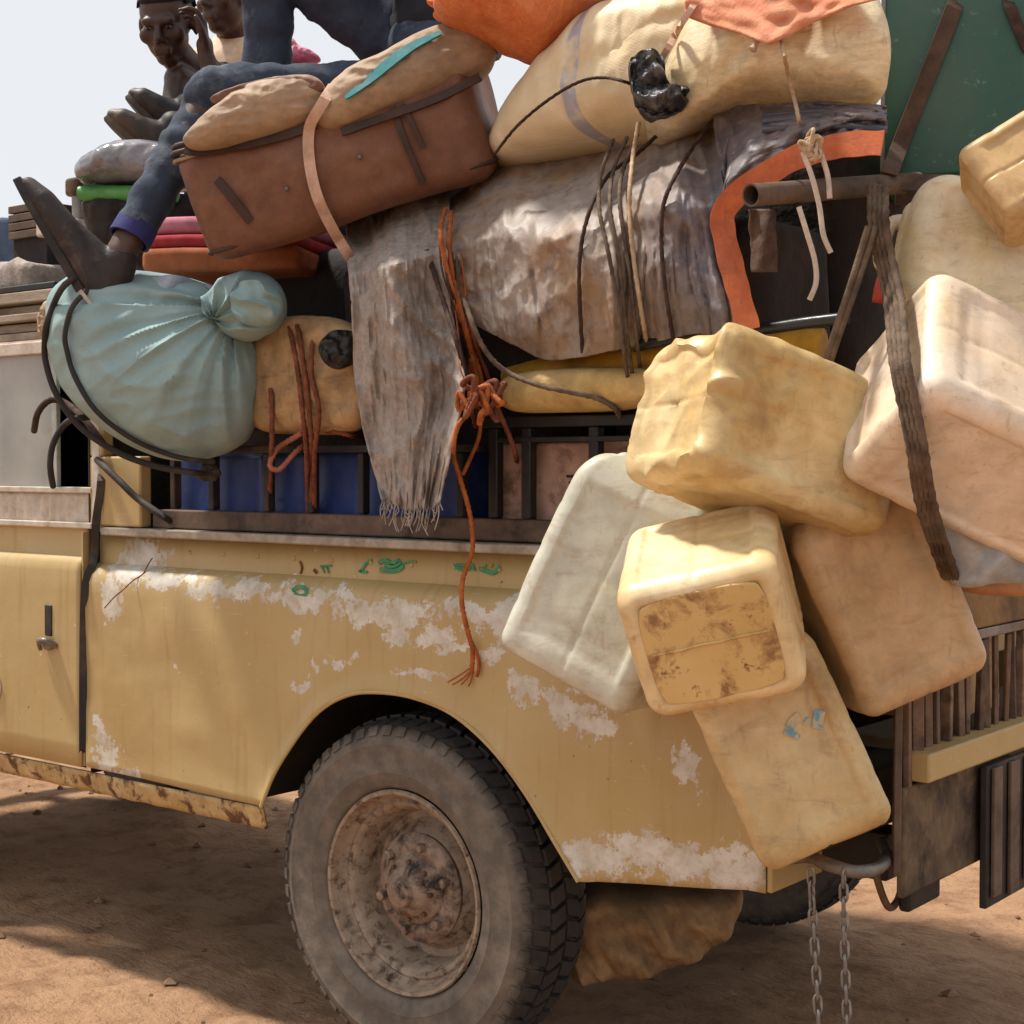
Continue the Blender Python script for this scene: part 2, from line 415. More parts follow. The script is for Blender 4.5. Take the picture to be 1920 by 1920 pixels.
# arch lip and wheel well
m = MB(); m.tube([V((p.x, -.006, p.z)) for p in ac], .005, 8); obj('arch_lip', m, M['paint2'], TR)
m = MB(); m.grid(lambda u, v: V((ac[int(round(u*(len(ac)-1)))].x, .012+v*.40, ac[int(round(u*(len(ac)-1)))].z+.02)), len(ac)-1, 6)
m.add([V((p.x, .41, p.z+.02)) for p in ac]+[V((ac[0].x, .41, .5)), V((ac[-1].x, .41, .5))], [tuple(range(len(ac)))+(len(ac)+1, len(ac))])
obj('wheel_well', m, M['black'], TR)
# capping rail and the strip of the body just below it
m = MB(); m.box((XF+.06, .002, 1.154), (XR, .085, 1.176)); obj('capping_rail', m, pm('worn_aluminium', (176,168,156), (150,140,124), (112,92,70), scale=9, rough=.45, metal=.5, dscale=10), TR, bevel=.004)
m = MB(); m.box((XF+.24, .03, 1.178), (XR-.02, .075, 1.225)); obj('bed_rail', m, M['brown_steel'], TR, bevel=.004)
for k in range(16):                            # rivets along the capping
    x = XF+.12+k*.125; q = MB(); q.ell((x, .046, 1.118), .006, .004, .006, seg=8, rings=5); obj('rivet', q, M['paint2'], TR)
m = MB()                                       # rear corner
m.box((XR-.001, .004, zrear1), (XR+.012, .20, 1.15)); obj('rear_corner', m, M['paint2'], TR, bevel=.004)
# far side, bed floor, front bulkhead, tailgate
m = MB(); m.box((XF, 1.62, .56), (XR, 1.64, 1.16)); obj('far_side_panel', m, M['paint2'], TR, bevel=.004)
m = MB(); m.box((XF, .05, .93), (XR-.01, 1.615, .96)); obj('bed_floor', m, M['olive'], TR)
m = MB(); m.box((XF, .05, .965), (XF+.02, 1.615, 1.60)); obj('bulkhead', m, M['olive'], TR)
m = MB(); m.box((XR-.001, .205, .90), (XR+.015, 1.615, 1.15)); obj('tailgate', m, M['paint2'], TR, bevel=.004)
# plate added below the floor so that no daylight comes through the body
m = MB(); m.box((XF, .42, .60), (XR-.02, 1.20, .70)); obj('daylight_block_plate', m, M['black'], TR)
for y in (.40, 1.14):
    m = MB(); m.box((-3.2, y, .50), (XR+.05, y+.08, .60)); obj('chassis_beam', m, M['black'], TR, bevel=.006)
m = MB(); m.box((XR-.05, .06, .62), (XR+.06, 1.58, .74)); obj('rear_crossmember', m, M['olive'], TR, bevel=.006)
m = MB(); m.tube([V((0,.12,.39)), V((0,1.52,.39))], .045, 12); m.ell((0,.95,.39), .15,.13,.15); obj('rear_axle', m, M['rust'], TR)
for y in (.44, 1.18):
    for k in range(4):
        L = .62-k*.11; m = MB()
        m.strap([V((x*L, y, .47-.012*k + .07*(x*L/.62)**2)) for x in [i/8-1 for i in range(17)]], .06, .009, V((0,0,1))); obj('leaf_spring', m, M['rust'], TR)
# sill panels
def sill(px0, px1, z0, z1, nm='sill_panel'):
    x0 = wp(px0, 1500)[0]; x1 = wp(px1, 1500)[0]; m = MB(); m.box((x0, .012, z0), (x1, .03, z1)); obj(nm, m, M['sill'], TR, bevel=.004)
m = MB(); xa, xb = XF+.002, arch[0][0]-.008
m.grid(lambda u, v: V((lerp(xa, xb, u), .008+.012*v+.002*nz(u*9, v*3), lerp(zsill-.004, zsill-.058-.004*nz(u*14), v))), 40, 4); obj('sill_panel', m, M['sill'], TR, solid=.006)
m = MB(); m.grid(lambda u, v: V((lerp(-2.05, XF-.004, u), .012+.02*v, lerp(.525, .468-.003*nz(u*14), v))), 40, 4); obj('sill_panel', m, M['sill'], TR, solid=.006)
# ---- door
dx0, dx1 = -2.02, XF-.022
DPROF = [(0,.537),(0,.60),(0,.7),(0,.8),(0,.9),(0,1.0),(0,1.055),(.004,1.075),(.014,1.088),(.028,1.094),(.032,1.10),(.032,1.165),(.024,1.17),(.024,1.185)]
m = MB(); hx, hz_ = wp(93, 1163)
m.grid(lambda u, v: V((lerp(dx0, dx1, u), DPROF[int(round(v*13))][0]+fr(u*2, v*3, 9.)*.003, DPROF[int(round(v*13))][1])), 40, 13)
door = obj('door', m, M['paint2'], TR, solid=.006, ang=45); door['label'] = 'plain sand-yellow front door with recessed latch'
m = MB(); m.box((dx1-.001, .004, .54), (dx1+.006, .035, 1.16)); m.box((dx0, .03, .54), (dx1, .04, 1.15)); obj('door_shell', m, M['paint2'], door)
m = MB(); m.box((XF-.012, .02, .52), (XF-.006, .10, 1.7)); obj('door_gap_shade', m, M['rubber'], TR)  # dark strip stands in for the shade inside the door gap
m = MB(); m.box((hx-.016, -.006, hz_-.042), (hx+.016, .0, hz_+.042)); obj('latch_recess', m, M['black'], door, bevel=.003)
p = wp(95, 1205); m = MB()
m.tube(cat([V((p[0]-.03,-.012,p[1]-.018)), V((p[0]-.01,-.03,p[1]+.004)), V((p[0]+.02,-.03,p[1]+.008)), V((p[0]+.03,-.006,p[1]-.006))], 5), [.006]*6+[.010]*10, 10)
m.ell((p[0], -.008, p[1]-.004), .022,.012,.016); obj('latch_handle', m, M['steel'], door)
p = wp(-14, 1287)                                # round emblem on the door, only its edge is in the picture
m = MB(); m.lathe([(.0,-.004),(.048,-.004),(.048,0)], (p[0],-.003,p[1]), (0,1,0), 40); em = obj('emblem', m, M['dirty_white'], door)
m = MB(); m.lathe([(.032,-.0055),(.040,-.0055),(.040,-.003)], (p[0],-.004,p[1]), (0,1,0), 40); obj('ring', m, M['black'], em)
m = MB(); m.lathe([(.0,-.0055),(.017,-.0055),(.017,-.003)], (p[0],-.004,p[1]), (0,1,0), 30); obj('disc', m, M['black'], em)
# ---- door top with sliding window
z1, z2 = wp(60, 978)[1], wp(60, 922)[1]; zt = wp(60, 655)[1]; xw = wp(163, 900)[0]; xo = wp(84, 850)[0]
m = MB(); nc = 46                                # ribbed pale strip under the glass
m.grid(lambda u, v: V((lerp(-2.0, xw, u), .022+.005*math.sin(u*nc*3.1)*math.sin(v*3.1), lerp(z1, z2, v))), nc*4, 6); obj('ribbed_strip', m, M['dirty_white'], door, solid=.004)
for z in (z1-.006, z2+.006):
    m = MB(); m.box((-2.0, .008, z-.008), (xw+.004, .045, z+.008)); obj('window_rail', m, M['dirty_white'], door, bevel=.003)
m = MB(); m.box((xw+.006, .010, z1-.02), (xw+.040, .05, zt)); obj('window_post', m, M['dirty_white'], door, bevel=.004)
t = NT('dusty_glass'); t.b.inputs['Alpha'].default_value = .62
M['glass'] = t.put(t.mix(t.ramp(t.noise(3, 5), .3, .7), lin(150,150,146), lin(196,196,190)), .22, t.bump(t.noise(40, 4), .1, .002))
m = MB(); m.box((-1.98, .026, z2+.015), (xo, .031, zt)); obj('glass_pane', m, M['glass'], door)
m = MB(); m.box((xo, .022, z2+.015), (xo+.022, .036, zt)); obj('pane_edge', m, pm('pale_edge', (176,180,172), (160,164,158), scale=9), door, bevel=.002)
# ---- cab
m = MB(); m.box((-2.25, .03, zt), (XF+.06, 1.61, zt+.03)); obj('cab_roof', m, pm('faded_pink_roof', (196,172,160), (176,150,138), (130,104,88), scale=8, rough=.7), TR, bevel=.008)
m = MB(); m.box((-2.25, .01, zt-.012), (XF+.05, .028, zt+.022)); obj('roof_gutter', m, M['dirty_white'], TR, bevel=.003)
m = MB(); m.box((XF+.005, .012, 1.178), (XF+.215, .05, 1.36)); m.box((XF+.005, .012, 1.36), (XF+.06, .05, zt)); obj('cab_corner', m, M['paint2'], TR, bevel=.006)
m = MB(); m.box((-2.2, 1.60, .56), (XF, 1.63, zt)); obj('far_cab_side', m, M['paint2'], TR)
m = MB(); m.box((-1.95, 1.58, .67), (XF-.03, 1.597, zt-.005)); m.box((-1.98, .30, .67), (-1.95, 1.597, zt-.005)); obj('cab_dark_panel', m, M['black'], TR)  # black panels added so the cab looks dark through the open window
m = MB(); m.box((-2.0, .15, .62), (XF-.02, 1.55, .66)); obj('cab_floor', m, M['black'], TR)
for y in (.22, .92):
    m = MB(); m.rbox((.24,.26,.10), .05, 4); m.xf(Matrix.Translation((-1.5, y+.26, .88))); m2 = MB(); m2.rbox((.06,.26,.30), .05, 4); m2.xf(Matrix.Translation((-1.24, y+.26, 1.22))); m.add(m2.v, m2.f); obj('cab_seat', m, M['dark'], TR)
m = MB(); m.tube([V((-2.15, .05, 1.17)), V((-1.98, .06, zt))], .02, 8); obj('windscreen_pillar', m, M['paint2'], TR)
m = MB(); m.tube([V((-2.15, 1.60, 1.17)), V((-1.98, 1.60, zt))], .02, 8); obj('windscreen_pillar', m, M['paint2'], TR)
m = MB(); m.box((-.004,.07,0), (.004,1.58,.54)); m.xf(Matrix.Translation((-2.15,0,1.17)) @ Matrix.Rotation(math.radians(17), 4, 'Y')); obj('windscreen', m, M['glass'], TR)
m = MB(); m.box((-2.2, .05, .6), (-2.16, 1.6, 1.17)); obj('dashboard', m, M['black'], TR)
m = MB(); m.rbox((.62,.50,.09), .06, 6); m.xf(Matrix.Translation((-2.80,.82,1.09))); obj('bonnet', m, M['paint2'], TR)
for y0 in (.01, 1.29):                           # front wings with a wheel opening
    w = [V((-2.18,0,.58))]+[V((-2.77+.46*math.cos(a*math.pi/14), 0, .45+.43*math.sin(a*math.pi/14))) for a in range(15)]+[V((-3.40,0,.58)), V((-3.40,0,1.02)), V((-2.18,0,1.04))]
    m = MB(); nn = len(w); yo = y0 if y0 < .5 else y0+.33
    m.add([p+V((0,yo,0)) for p in w]+[p+V((0,yo+.012,0)) for p in w], [tuple(range(nn)), tuple(range(2*nn-1, nn-1, -1))]+[(i, (i+1) % nn, nn+(i+1) % nn, nn+i) for i in range(nn)])
    m.box((-3.40, y0+.013, 1.02), (-2.18, y0+.33, 1.034)); obj('front_wing', m, M['paint2'], TR, smooth=False)
m = MB(); m.box((-3.36, .35, .62), (-3.30, 1.28, 1.04)); obj('grille', m, M['black'], TR, bevel=.01)
m = MB(); m.box((-3.55, .05, .52), (-3.46, 1.59, .64)); m.box((-3.5,.40,.53),(-3.2,.48,.6)); m.box((-3.5,1.14,.53),(-3.2,1.22,.6)); obj('front_bumper', m, M['olive'], TR, bevel=.006)
for y in (.17, 1.47):
    m = MB(); m.lathe([(.0,-.05),(.06,-.045),(.09,-.02),(.09,.03)], (-3.41, y, .88), (1,0,0), 24); obj('headlight', m, M['steel'], TR)
m = MB(); m.tube([V((-2.77,.12,.39)), V((-2.77,1.52,.39))], .045, 12); obj('front_axle', m, M['rust'], TR)
# ---- wheels
t = NT('dusty_tyre')
rub = t.mix(t.ramp(t.noise(8, 6, .6), .35, .65), lin(44,41,40), lin(60,54,50))
geo = t.n('NewGeometry'); sx = t.n('SeparateXYZ'); t.l(t.tc.outputs['Object'], sx.inputs[0])
rr = t.math('SQRT', t.math('ADD', t.math('POWER', sx.outputs[0], 2), t.math('POWER', t.math('SUBTRACT', sx.outputs[2], 0), 2)))
dust = t.ramp(t.math('ADD', rr, t.math('MULTIPLY', t.noise(12, 6, .65), .06)), .378, .404, (1,1,1,1), (0,0,0,1))
rub = t.mix(t.math('MULTIPLY', dust, .85), rub, t.mix(t.ramp(t.noise(20, 6, .65), .4, .65), lin(100,91,82), lin(128,116,104)))
M['tyre'] = t.put(rub, .85, t.bump(t.noise(70, 5), .35, .004))
M['rim'] = pm('dusty_rim', (172,154,134), (130,110,94), (70,52,40), scale=30, rough=.65, dirt=(.50,.68), dscale=34, bs=60, bst=.5)
M['hub'] = pm('oily_hub', (126,104,88), (160,138,120), (40,28,24), scale=24, rough=.6, dirt=(.44,.62), dscale=18, bs=90, bst=.6)
RO = .390
def make_wheel(name, c, mirror):
    """built round the local origin, outer face towards -Y, then placed"""
    root = bpy.data.objects.new(name, None); COL.objects.link(root); root.parent = TR; root.location = c
    if mirror: root.rotation_euler = (0, 0, math.pi)
    def ob(n_, mb, mt, par, **k):
        o = obj(n_, mb, mt, None, **k); o.parent = par; return o
    hw = .100
    prof = [(.226,-.076),(.232,-.090),(.240,-.098),(.262,-.106),(.268,-.109),(.272,-.107),(.300,-.111),(.325,-.110),(.331,-.113),(.336,-.110),(.352,-.103),(.366,-.093),(.372,-.080),(.374,0),(.372,.080),(.366,.093),(.330,.110),(.27,.106),(.214,.078)]
    m = MB(); m.lathe(prof, (0,0,0), (0,1,0), 96)
    nb = 54                                       # tread lugs: three rows, staggered
    for row, (ya, yb, sh) in enumerate(((-.098,-.050,0),(-.044,-.004,.5),(.004,.044,0),(.050,.098,.5))):
        for k in range(nb):
            a0 = (k+sh)*2*math.pi/nb; a1 = a0+2*math.pi/nb*.74; sk_ = .035*(1 if row % 2 else -1)
            v = []
            for rr_ in (.366, RO-(.006 if row in (0, 3) else 0)):
                for yy, aa in ((ya, a0),(yb, a0+sk_),(yb, a1+sk_),(ya, a1)):
                    rq = rr_-(.016 if (yy < -.09 or yy > .09) else 0); v.append(V((rq*math.cos(aa), yy, rq*math.sin(aa))))
            m.add(v, [(0,1,2,3),(7,6,5,4),(0,4,5,1),(1,5,6,2),(2,6,7,3),(3,7,4,0)])
    for k in range(nb*1):                         # shoulder notches
        a0 = k*2*math.pi/nb; a1 = a0+2*math.pi/nb*.6; v = []
        for rr_, yy in ((.350,-.100),(.372,-.090),(.372,-.098),(.352,-.108)):
            for aa in (a0, a1): v.append(V((rr_*math.cos(aa), yy, rr_*math.sin(aa))))
        m.add(v, [(0,1,3,2),(2,3,5,4),(4,5,7,6),(6,7,1,0),(0,2,4,6),(1,7,5,3)])
    ob('tyre', m, M['tyre'], root, ang=40)
    RS = 1.07; m = MB(); m.lathe([(r_*RS, h_) for r_, h_ in [(.206,-.076),(.214,-.092),(.211,-.098),(.204,-.096),(.198,-.080),(.194,-.066),(.188,-.058),(.182,-.062),(.176,-.058),(.170,-.050),(.166,-.036),(.163,-.030),(.160,-.004),(.154,.014),(.140,.018),(.134,.012),(.128,.004),(.118,-.016),(.108,-.028),(.098,-.030),(.085,-.026),(.0,-.024)]], (0,0,0), (0,1,0), 72)
    rim = ob('rim', m, M['rim'], root, ang=50)
    m = MB(); m.lathe([(.20,.03),(.20,.07),(.0,.07)], (0,0,0), (0,1,0), 40); ob('brake_drum', m, M['black'], root)
    m = MB(); m.lathe([(.120,-.020),(.124,-.034),(.116,-.044),(.096,-.050),(.082,-.046),(.074,-.060),(.060,-.066),(.054,-.082),(.034,-.090),(.030,-.104),(.016,-.108),(.0,-.108)], (0,0,0), (0,1,0), 40)
    hub = ob('hub', m, M['hub'], root, ang=50)
    for k in range(6):
        a = k*math.pi/3+.3; m = MB(); m.lathe([(.0,-.066),(.011,-.064),(.012,-.040)], (.098*math.cos(a),0,.098*math.sin(a)), (0,1,0), 6); ob('wheel_nut', m, M['hub'], hub, smooth=False)
    for k in range(8):
        a = k*math.pi/4; m = MB(); m.lathe([(.0,-.074),(.0055,-.073),(.006,-.056)], (.064*math.cos(a),0,.064*math.sin(a)), (0,1,0), 6); ob('hub_bolt', m, M['rust'], hub, smooth=False)
    return root
make_wheel('wheel', (-.045, .118, RO), False)
make_wheel('wheel', (0, 1.50, RO), True)
make_wheel('wheel', (-2.77, .118, RO), False)
make_wheel('wheel', (-2.77, 1.50, RO), True)
# ---- side rack of black square tube standing on the bed rail
zr = 1.227
def rack_post(px, w=.022, ztop=None, y=.045):
    x = at(px, 960, Y=y).x; m = MB(); m.box((x-w/2, y-.012, zr), (x+w/2, y+.012, ztop or 1.40)); obj('rack_post', m, M['black'], TR, bevel=.003)
for px in (330, 402, 505, 588, 682, 770, 868): rack_post(px, .018, 1.365)
for px in (930, 992, 1118, 1250): rack_post(px, .024, 1.415)
xl = at(320, 850, Y=.045).x; xm = at(905, 850, Y=.045).x; xr_ = at(1330, 800, Y=.045).x
m = MB(); m.box((xl, .030, 1.366), (xm, .06, 1.384)); obj('rack_rail', m, M['black'], TR, bevel=.003)
m = MB(); m.box((xm, .030, 1.416), (xr_, .06, 1.438)); obj('rack_rail', m, M['black'], TR, bevel=.003)
m = MB(); m.box((xm+.05, .032, 1.385), (xr_, .056, 1.396)); obj('rack_rail', m, M['black'], TR, bevel=.002)
# ---- rear platform with slatted rack
XP = 1.08
M['dusty_bar'] = pm('dusty_bar', (136,112,92), (112,90,74), (70,52,42), scale=12, rough=.8, dirt=(.5,.68), dscale=14, bs=60)
M['rearplate'] = pm('muddy_plate', (96,80,60), (116,96,72), (54,42,34), scale=9, rough=.8, dirt=(.45,.65), dscale=8, bs=40, bst=.5)
def rp(px, py): q = at(px, py, X=XP); return q.y, q.z
m = MB(); m.box((XP, .16, .762), (XP+.05, 1.62, .815)); obj('platform_beam', m, M['paint2'], TR, bevel=.005)
m = MB(); m.box((XR+.065, .17, .815), (XP-.004, 1.60, .835)); obj('platform_floor', m, M['olive'], TR)
m = MB(); m.box((XP+.004, .12, .555), (XP+.02, .62, .755)); obj('rear_plate', m, M['rearplate'], TR, bevel=.006)
m = MB(); m.rbox((.012,.07,.13), .008, 3); m.xf(Matrix.Translation((XP-.012,.26,.64))); obj('lamp_plate', m, M['black'], TR)
for k in range(24):
    y = .10+k*.046+random.uniform(-.012,.012); m = MB(); w = random.choice((.010,.016,.022))
    m.bar((XP+.012, y, .80 if k > 1 else .60), (XP+.012+random.uniform(-.008,.008), y+random.uniform(-.008,.008), .995), w, .014); obj('rack_bar', m, M['dusty_bar'] if k % 4 else M['brown_steel'], TR, bevel=.002)
m = MB(); m.box((XP, .10, .998), (XP+.028, 1.62, 1.018)); obj('rack_rail', m, M['steel'], TR, bevel=.003)
m = MB(); m.box((XP-.02, .30, 1.02), (XP+.03, 1.62, 1.115)); obj('rack_board', m, pm('ochre_board', (150,118,72), (128,98,58), (90,66,42), scale=7, rough=.8), TR, bevel=.004)
m = MB(); m.box((XP+.03, .44, .47), (XP+.045, 1.10, .750)); obj('mud_flap', m, M['rubber'], TR, bevel=.003)
for k in range(7):
    m = MB(); y = .455+k*.085; m.box((XP+.047, y, .475+.02*random.random()), (XP+.055, y+.03+.02*random.random(), .745)); obj('flap_rib', m, M['brown_steel'], TR, bevel=.002)
# bent bumper pipe below the rear corner
m = MB(); m.tube(cat([at(1462,1612,X=.90), at(1515,1606,X=.97), at(1545,1618,X=1.03), at(1600,1634,X=1.08), at(1645,1628,X=1.09), at(1663,1605,X=1.06), at(1655,1580,X=1.0)], 6), .012, 10); obj('bumper_pipe', m, M['steel'], TR)
m = MB(); m.tube(cat([at(1640,1632,X=1.05), at(1655,1680,X=1.05), at(1668,1702,X=1.05), at(1682,1690,X=1.05), at(1690,1665,X=1.05)], 5), .007, 8); obj('hook', m, M['rust'], TR)
# dents and hand painted marks on the side strip
gp_ = pm('green_paint', (44,128,92), (60,150,110), (120,130,80), scale=60, rough=.6, dirt=(.5,.6), dscale=40)
rp_ = pm('dark_red_paint', (96,48,30), (120,70,44), scale=60)
def stroke(pts, w, mt, nm='painted_mark', y=.0435):
    m = MB(); m.strap(cat([at(a, b, Y=y) for a, b in pts], 4), w/870, .0015, V((0,-1,0))); obj(nm, m, mt, side)
for pts, w in (([(676,1072),(682,1062),(690,1052),(697,1050)], 6), ([(672,1071),(688,1073)], 5), ([(710,1056),(722,1050),(735,1056),(748,1050)], 8), ([(712,1068),(728,1070),(745,1068),(756,1060)], 10), ([(720,1060),(740,1062),(752,1054)], 9), ([(756,1056),(770,1052),(780,1054)], 4),
               ([(850,1060),(862,1066),(874,1068)], 8), ([(856,1058),(872,1060)], 5), ([(878,1070),(884,1058),(890,1070)], 5), ([(898,1066),(910,1070),(922,1074),(930,1070),(936,1062)], 8), ([(905,1062),(912,1060)], 5), ([(920,1064),(924,1058)], 4), ([(604,1064),(608,1074)], 4), ([(612,1062),(616,1074)], 4), ([(600,1062),(622,1060)], 4)):
    stroke(pts, w, gp_)
stroke([(562,1052),(566,1064),(563,1076)], 5, rp_); stroke([(588,1068),(594,1074)], 7, rp_)
stroke([(548,1108),(560,1100),(572,1104),(574,1114),(562,1118),(552,1112)], 9, gp_, y=.0)
# ------------------------------------------------------------------ cargo: sacks, bundles, cloths
YN = V((0,-1,0))
def wrinkle(a, s, seed): return lambda x, y, w: a*(abs(fr(w.x*s, w.y*s, w.z*s+seed, 3))-.25) - a*.55*abs(nz(w.x*s*2.6+w.z*s, w.z*s*1.2-w.x*s*1.5, seed)) - a*.3*abs(nz(w.x*s*6, w.z*s*4, seed+3))
def along(pc, k=1.0): return lambda x, y: (sd(x)-sd(pc))*k      # keeps a shape parallel to the truck's side
t = NT('silver_grey_tarpaulin'); sx = t.n('SeparateXYZ'); t.l(t.co, sx.inputs[0])
c = t.mix(t.ramp(t.noise(6, 5, .65), .36, .64), lin(128,114,106), lin(164,154,146))
c = t.mix(t.ramp(t.noise(4, 6, .68, None, .5), .46, .62), c, lin(150,122,96))
c = t.mix(t.math('MULTIPLY', t.ramp(t.noise(26, 5, .75), .50, .62), .55), c, lin(104,86,76))
xs_ = at(1215, 420, Y=0).x; c = t.mix(t.math('MULTIPLY', t.ramp(t.math('ADD', sx.outputs[0], t.math('MULTIPLY', t.noise(8, 4), .12)), .0, 1.0), 1.0), c, c)
rmp = t.n('MapRange'); rmp.inputs['From Min'].default_value = xs_-.02; rmp.inputs['From Max'].default_value = xs_+.14; t.l(t.math('ADD', sx.outputs[0], t.math('MULTIPLY', t.math('SUBTRACT', t.noise(7, 5), .5), .3)), rmp.inputs[0])
c = t.mix(t.math('MULTIPLY', rmp.outputs[0], .8), c, t.mix(t.ramp(t.noise(30, 4, .7), .4, .62), lin(78,76,88), lin(116,106,108)))
t.b.inputs['Specular IOR Level'].default_value = .5
M['tarp'] = t.put(c, .54, t.bump(t.noise(60, 4, .7), .3, .004))
M['rag'] = pm('torn_grey_sacking', (152,140,132), (174,164,156), (122,104,88), scale=6, rough=.9, dirt=(.48,.68), dscale=6, bs=130, bst=.45, bd=.004, mott=(60,.22))
M['sack'] = pm('cream_woven_sack', (230,216,186), (214,192,150), (190,160,112), scale=3, rough=.6, dirt=(.52,.75), dscale=4, bs=160, bst=.35, bd=.003, stretch=(1,1,3), scuff=(.4,(150,118,82)))
M['sack2'] = pm('tan_woven_sack', (188,156,114), (172,138,98), (142,110,78), scale=4, rough=.7, dirt=(.5,.75), bs=130, bst=.4, bd=.003, scuff=(.5,(112,84,60)))
M['orange'] = pm('orange_net_sack', (222,134,82), (206,112,62), (170,86,50), scale=7, rough=.7, bs=90, bst=.6, bd=.006, stretch=(3,3,1))
M['mint'] = pm('mint_cotton', (148,174,174), (136,160,164), (160,164,158), scale=3, rough=.9, dirt=(.55,.8), bs=110, bst=.25, bd=.003, scuff=(.16,(116,124,120)), mott=(24,.06))
M['brown_cloth'] = pm('brown_cloth', (84,62,50), (62,44,38), (112,84,64), scale=6, rough=.9, bs=40, bst=.5, bd=.008, mott=(30,.4))
M['webbing'] = pm('orange_webbing', (204,112,70), (188,98,62), (160,80,54), scale=14, rough=.75, bs=150, bst=.4, bd=.002, scuff=(.5,(140,84,60)))
M['twine'] = pm('pale_twine', (196,170,140), (172,142,112), scale=40, rough=.9, bs=300, bst=.5)
M['orope'] = pm('orange_rope', (186,104,48), (150,78,38), scale=40, rough=.85, bs=300, bst=.5)
M['rrope'] = pm('red_brown_rope', (140,78,52), (104,56,40), scale=40, rough=.85, bs=300, bst=.5)
M['brope'] = pm('grey_brown_rope', (116,96,78), (86,70,58), (54,44,38), scale=40, rough=.9, bs=300, bst=.5)
# stuffed sacks and bales inside the bed: the core everything else is piled on
def bale(x0, x1, y0, y1, z0, z1, mt, label, r=.09, a=.03):
    h = ((x1-x0)/2, (y1-y0)/2, (z1-z0)/2); c = V(((x0+x1)/2, (y0+y1)/2, (z0+z1)/2)); m = MB()
    def fn(p, q):
        n_ = p.normalized(); return p + n_*a*(abs(fr(p.x*3+c.x*5, p.y*3, p.z*3+c.z*7, 3))-.3)
    m.rbox(h, r, 12, fn); m.xf(Matrix.Translation(c)); return tag(obj('cargo_bale', m, mt), label, 'bale', 'bales packed in the truck bed')
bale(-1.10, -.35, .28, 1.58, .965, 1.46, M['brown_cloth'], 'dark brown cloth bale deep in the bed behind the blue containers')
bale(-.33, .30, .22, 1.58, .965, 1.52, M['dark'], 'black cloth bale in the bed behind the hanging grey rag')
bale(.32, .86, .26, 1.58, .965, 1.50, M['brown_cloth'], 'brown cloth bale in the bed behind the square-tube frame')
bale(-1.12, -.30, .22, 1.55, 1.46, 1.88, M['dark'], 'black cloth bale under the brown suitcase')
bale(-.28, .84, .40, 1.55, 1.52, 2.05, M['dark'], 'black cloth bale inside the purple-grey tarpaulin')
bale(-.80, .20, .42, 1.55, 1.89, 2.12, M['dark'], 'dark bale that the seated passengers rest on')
# ---- purple-grey tarpaulin over the bundle
Tt = [(826,386),(875,352),(920,300),(1000,288),(1100,268),(1200,246),(1265,228),(1330,208),(1400,198),(1500,192),(1580,194),(1662,200)]
Bt = [(836,600),(905,615),(960,645),(1020,672),(1100,668),(1200,645),(1300,628),(1398,612),(1345,400),(1500,296),(1580,262),(1662,248)]
Tc = cat([V((x,y,0)) for x, y in Tt], 14); Bc = cat([V((x,y,0)) for x, y in Bt], 14)
# keep the free edge monotone where it turns the corner
nT = len(Tc)
def tarp(u, v):
    i = u*(nT-1); k = min(int(i), nT-2); f_ = i-k
    a = Tc[k].lerp(Tc[k+1], f_); b = Bc[k].lerp(Bc[k+1], f_)
    p = a.lerp(b, v)
    top = max(0, 1-v/.42); D = sd(p.x) - .08 + .36*top**1.5
    if u > .64: D = sd(p.x) - .04 + .10*top
    D += .03*max(0, v-.88)/.12
    lo = min(1, max(0, (v-.25)*2.2)); pl = 1 if p.x > 1130 else .45
    w_ = u + .012*nz(v*3, u*8)
    fold = lo*pl*(.040*abs(nz(w_*34, v*.5, 1.7)) + .018*abs(nz(w_*70, v*.8, 5.)))
    big = fr(u*4.2, v*1.6, 4.4, 2)*.070
    q = 1-lo*.6
    rdg = lambda a, b, c: (1-abs(nz(a, b, c)))**3
    cr1 = q*(.030*rdg(u*7+v*2.2, v*1.6-u*6, 2.2) + .018*rdg(u*15-v*3, v*3+u*13, 6.2)) + 0.004*rdg(u*34+v*6, v*9-u*22, 3.1) + .022*(1-pl)*lo*rdg(u*11+v*4, v*4-u*9, 9.)
    gath = .05*math.exp(-((p.x-1165-40*v)/34)**2)*lo
    D += big - fold - cr1 + gath + .03
    return at(p.x, p.y + 5*nz(u*12, v*3, 8.), D=D)
m = MB(); m.grid(tarp, 300, 120)
tp = tag(obj('tarpaulin', m, M['tarp'], solid=.004), 'purple-grey wrinkled tarpaulin draped over the bundle below the cream sacks', 'tarpaulin')
# orange webbing border along the tarpaulin's free edge
ed = [(1402,618),(1388,560),(1372,500),(1358,440),(1356,400),(1385,362),(1440,325),(1500,292),(1560,276),(1600,270),(1655,268)]
m = MB(); e3 = cat([at(x, y, D=sd(x)-.085) for x, y in ed], 8)
ns = [(-FW + RT*.05*math.sin(i*.4)).normalized() for i in range(len(e3))]
m.strap(e3, [.043+.006*nz(i*.2) for i in range(len(e3))], .004, ns); obj('webbing_edge', m, M['webbing'], tp, ang=35)
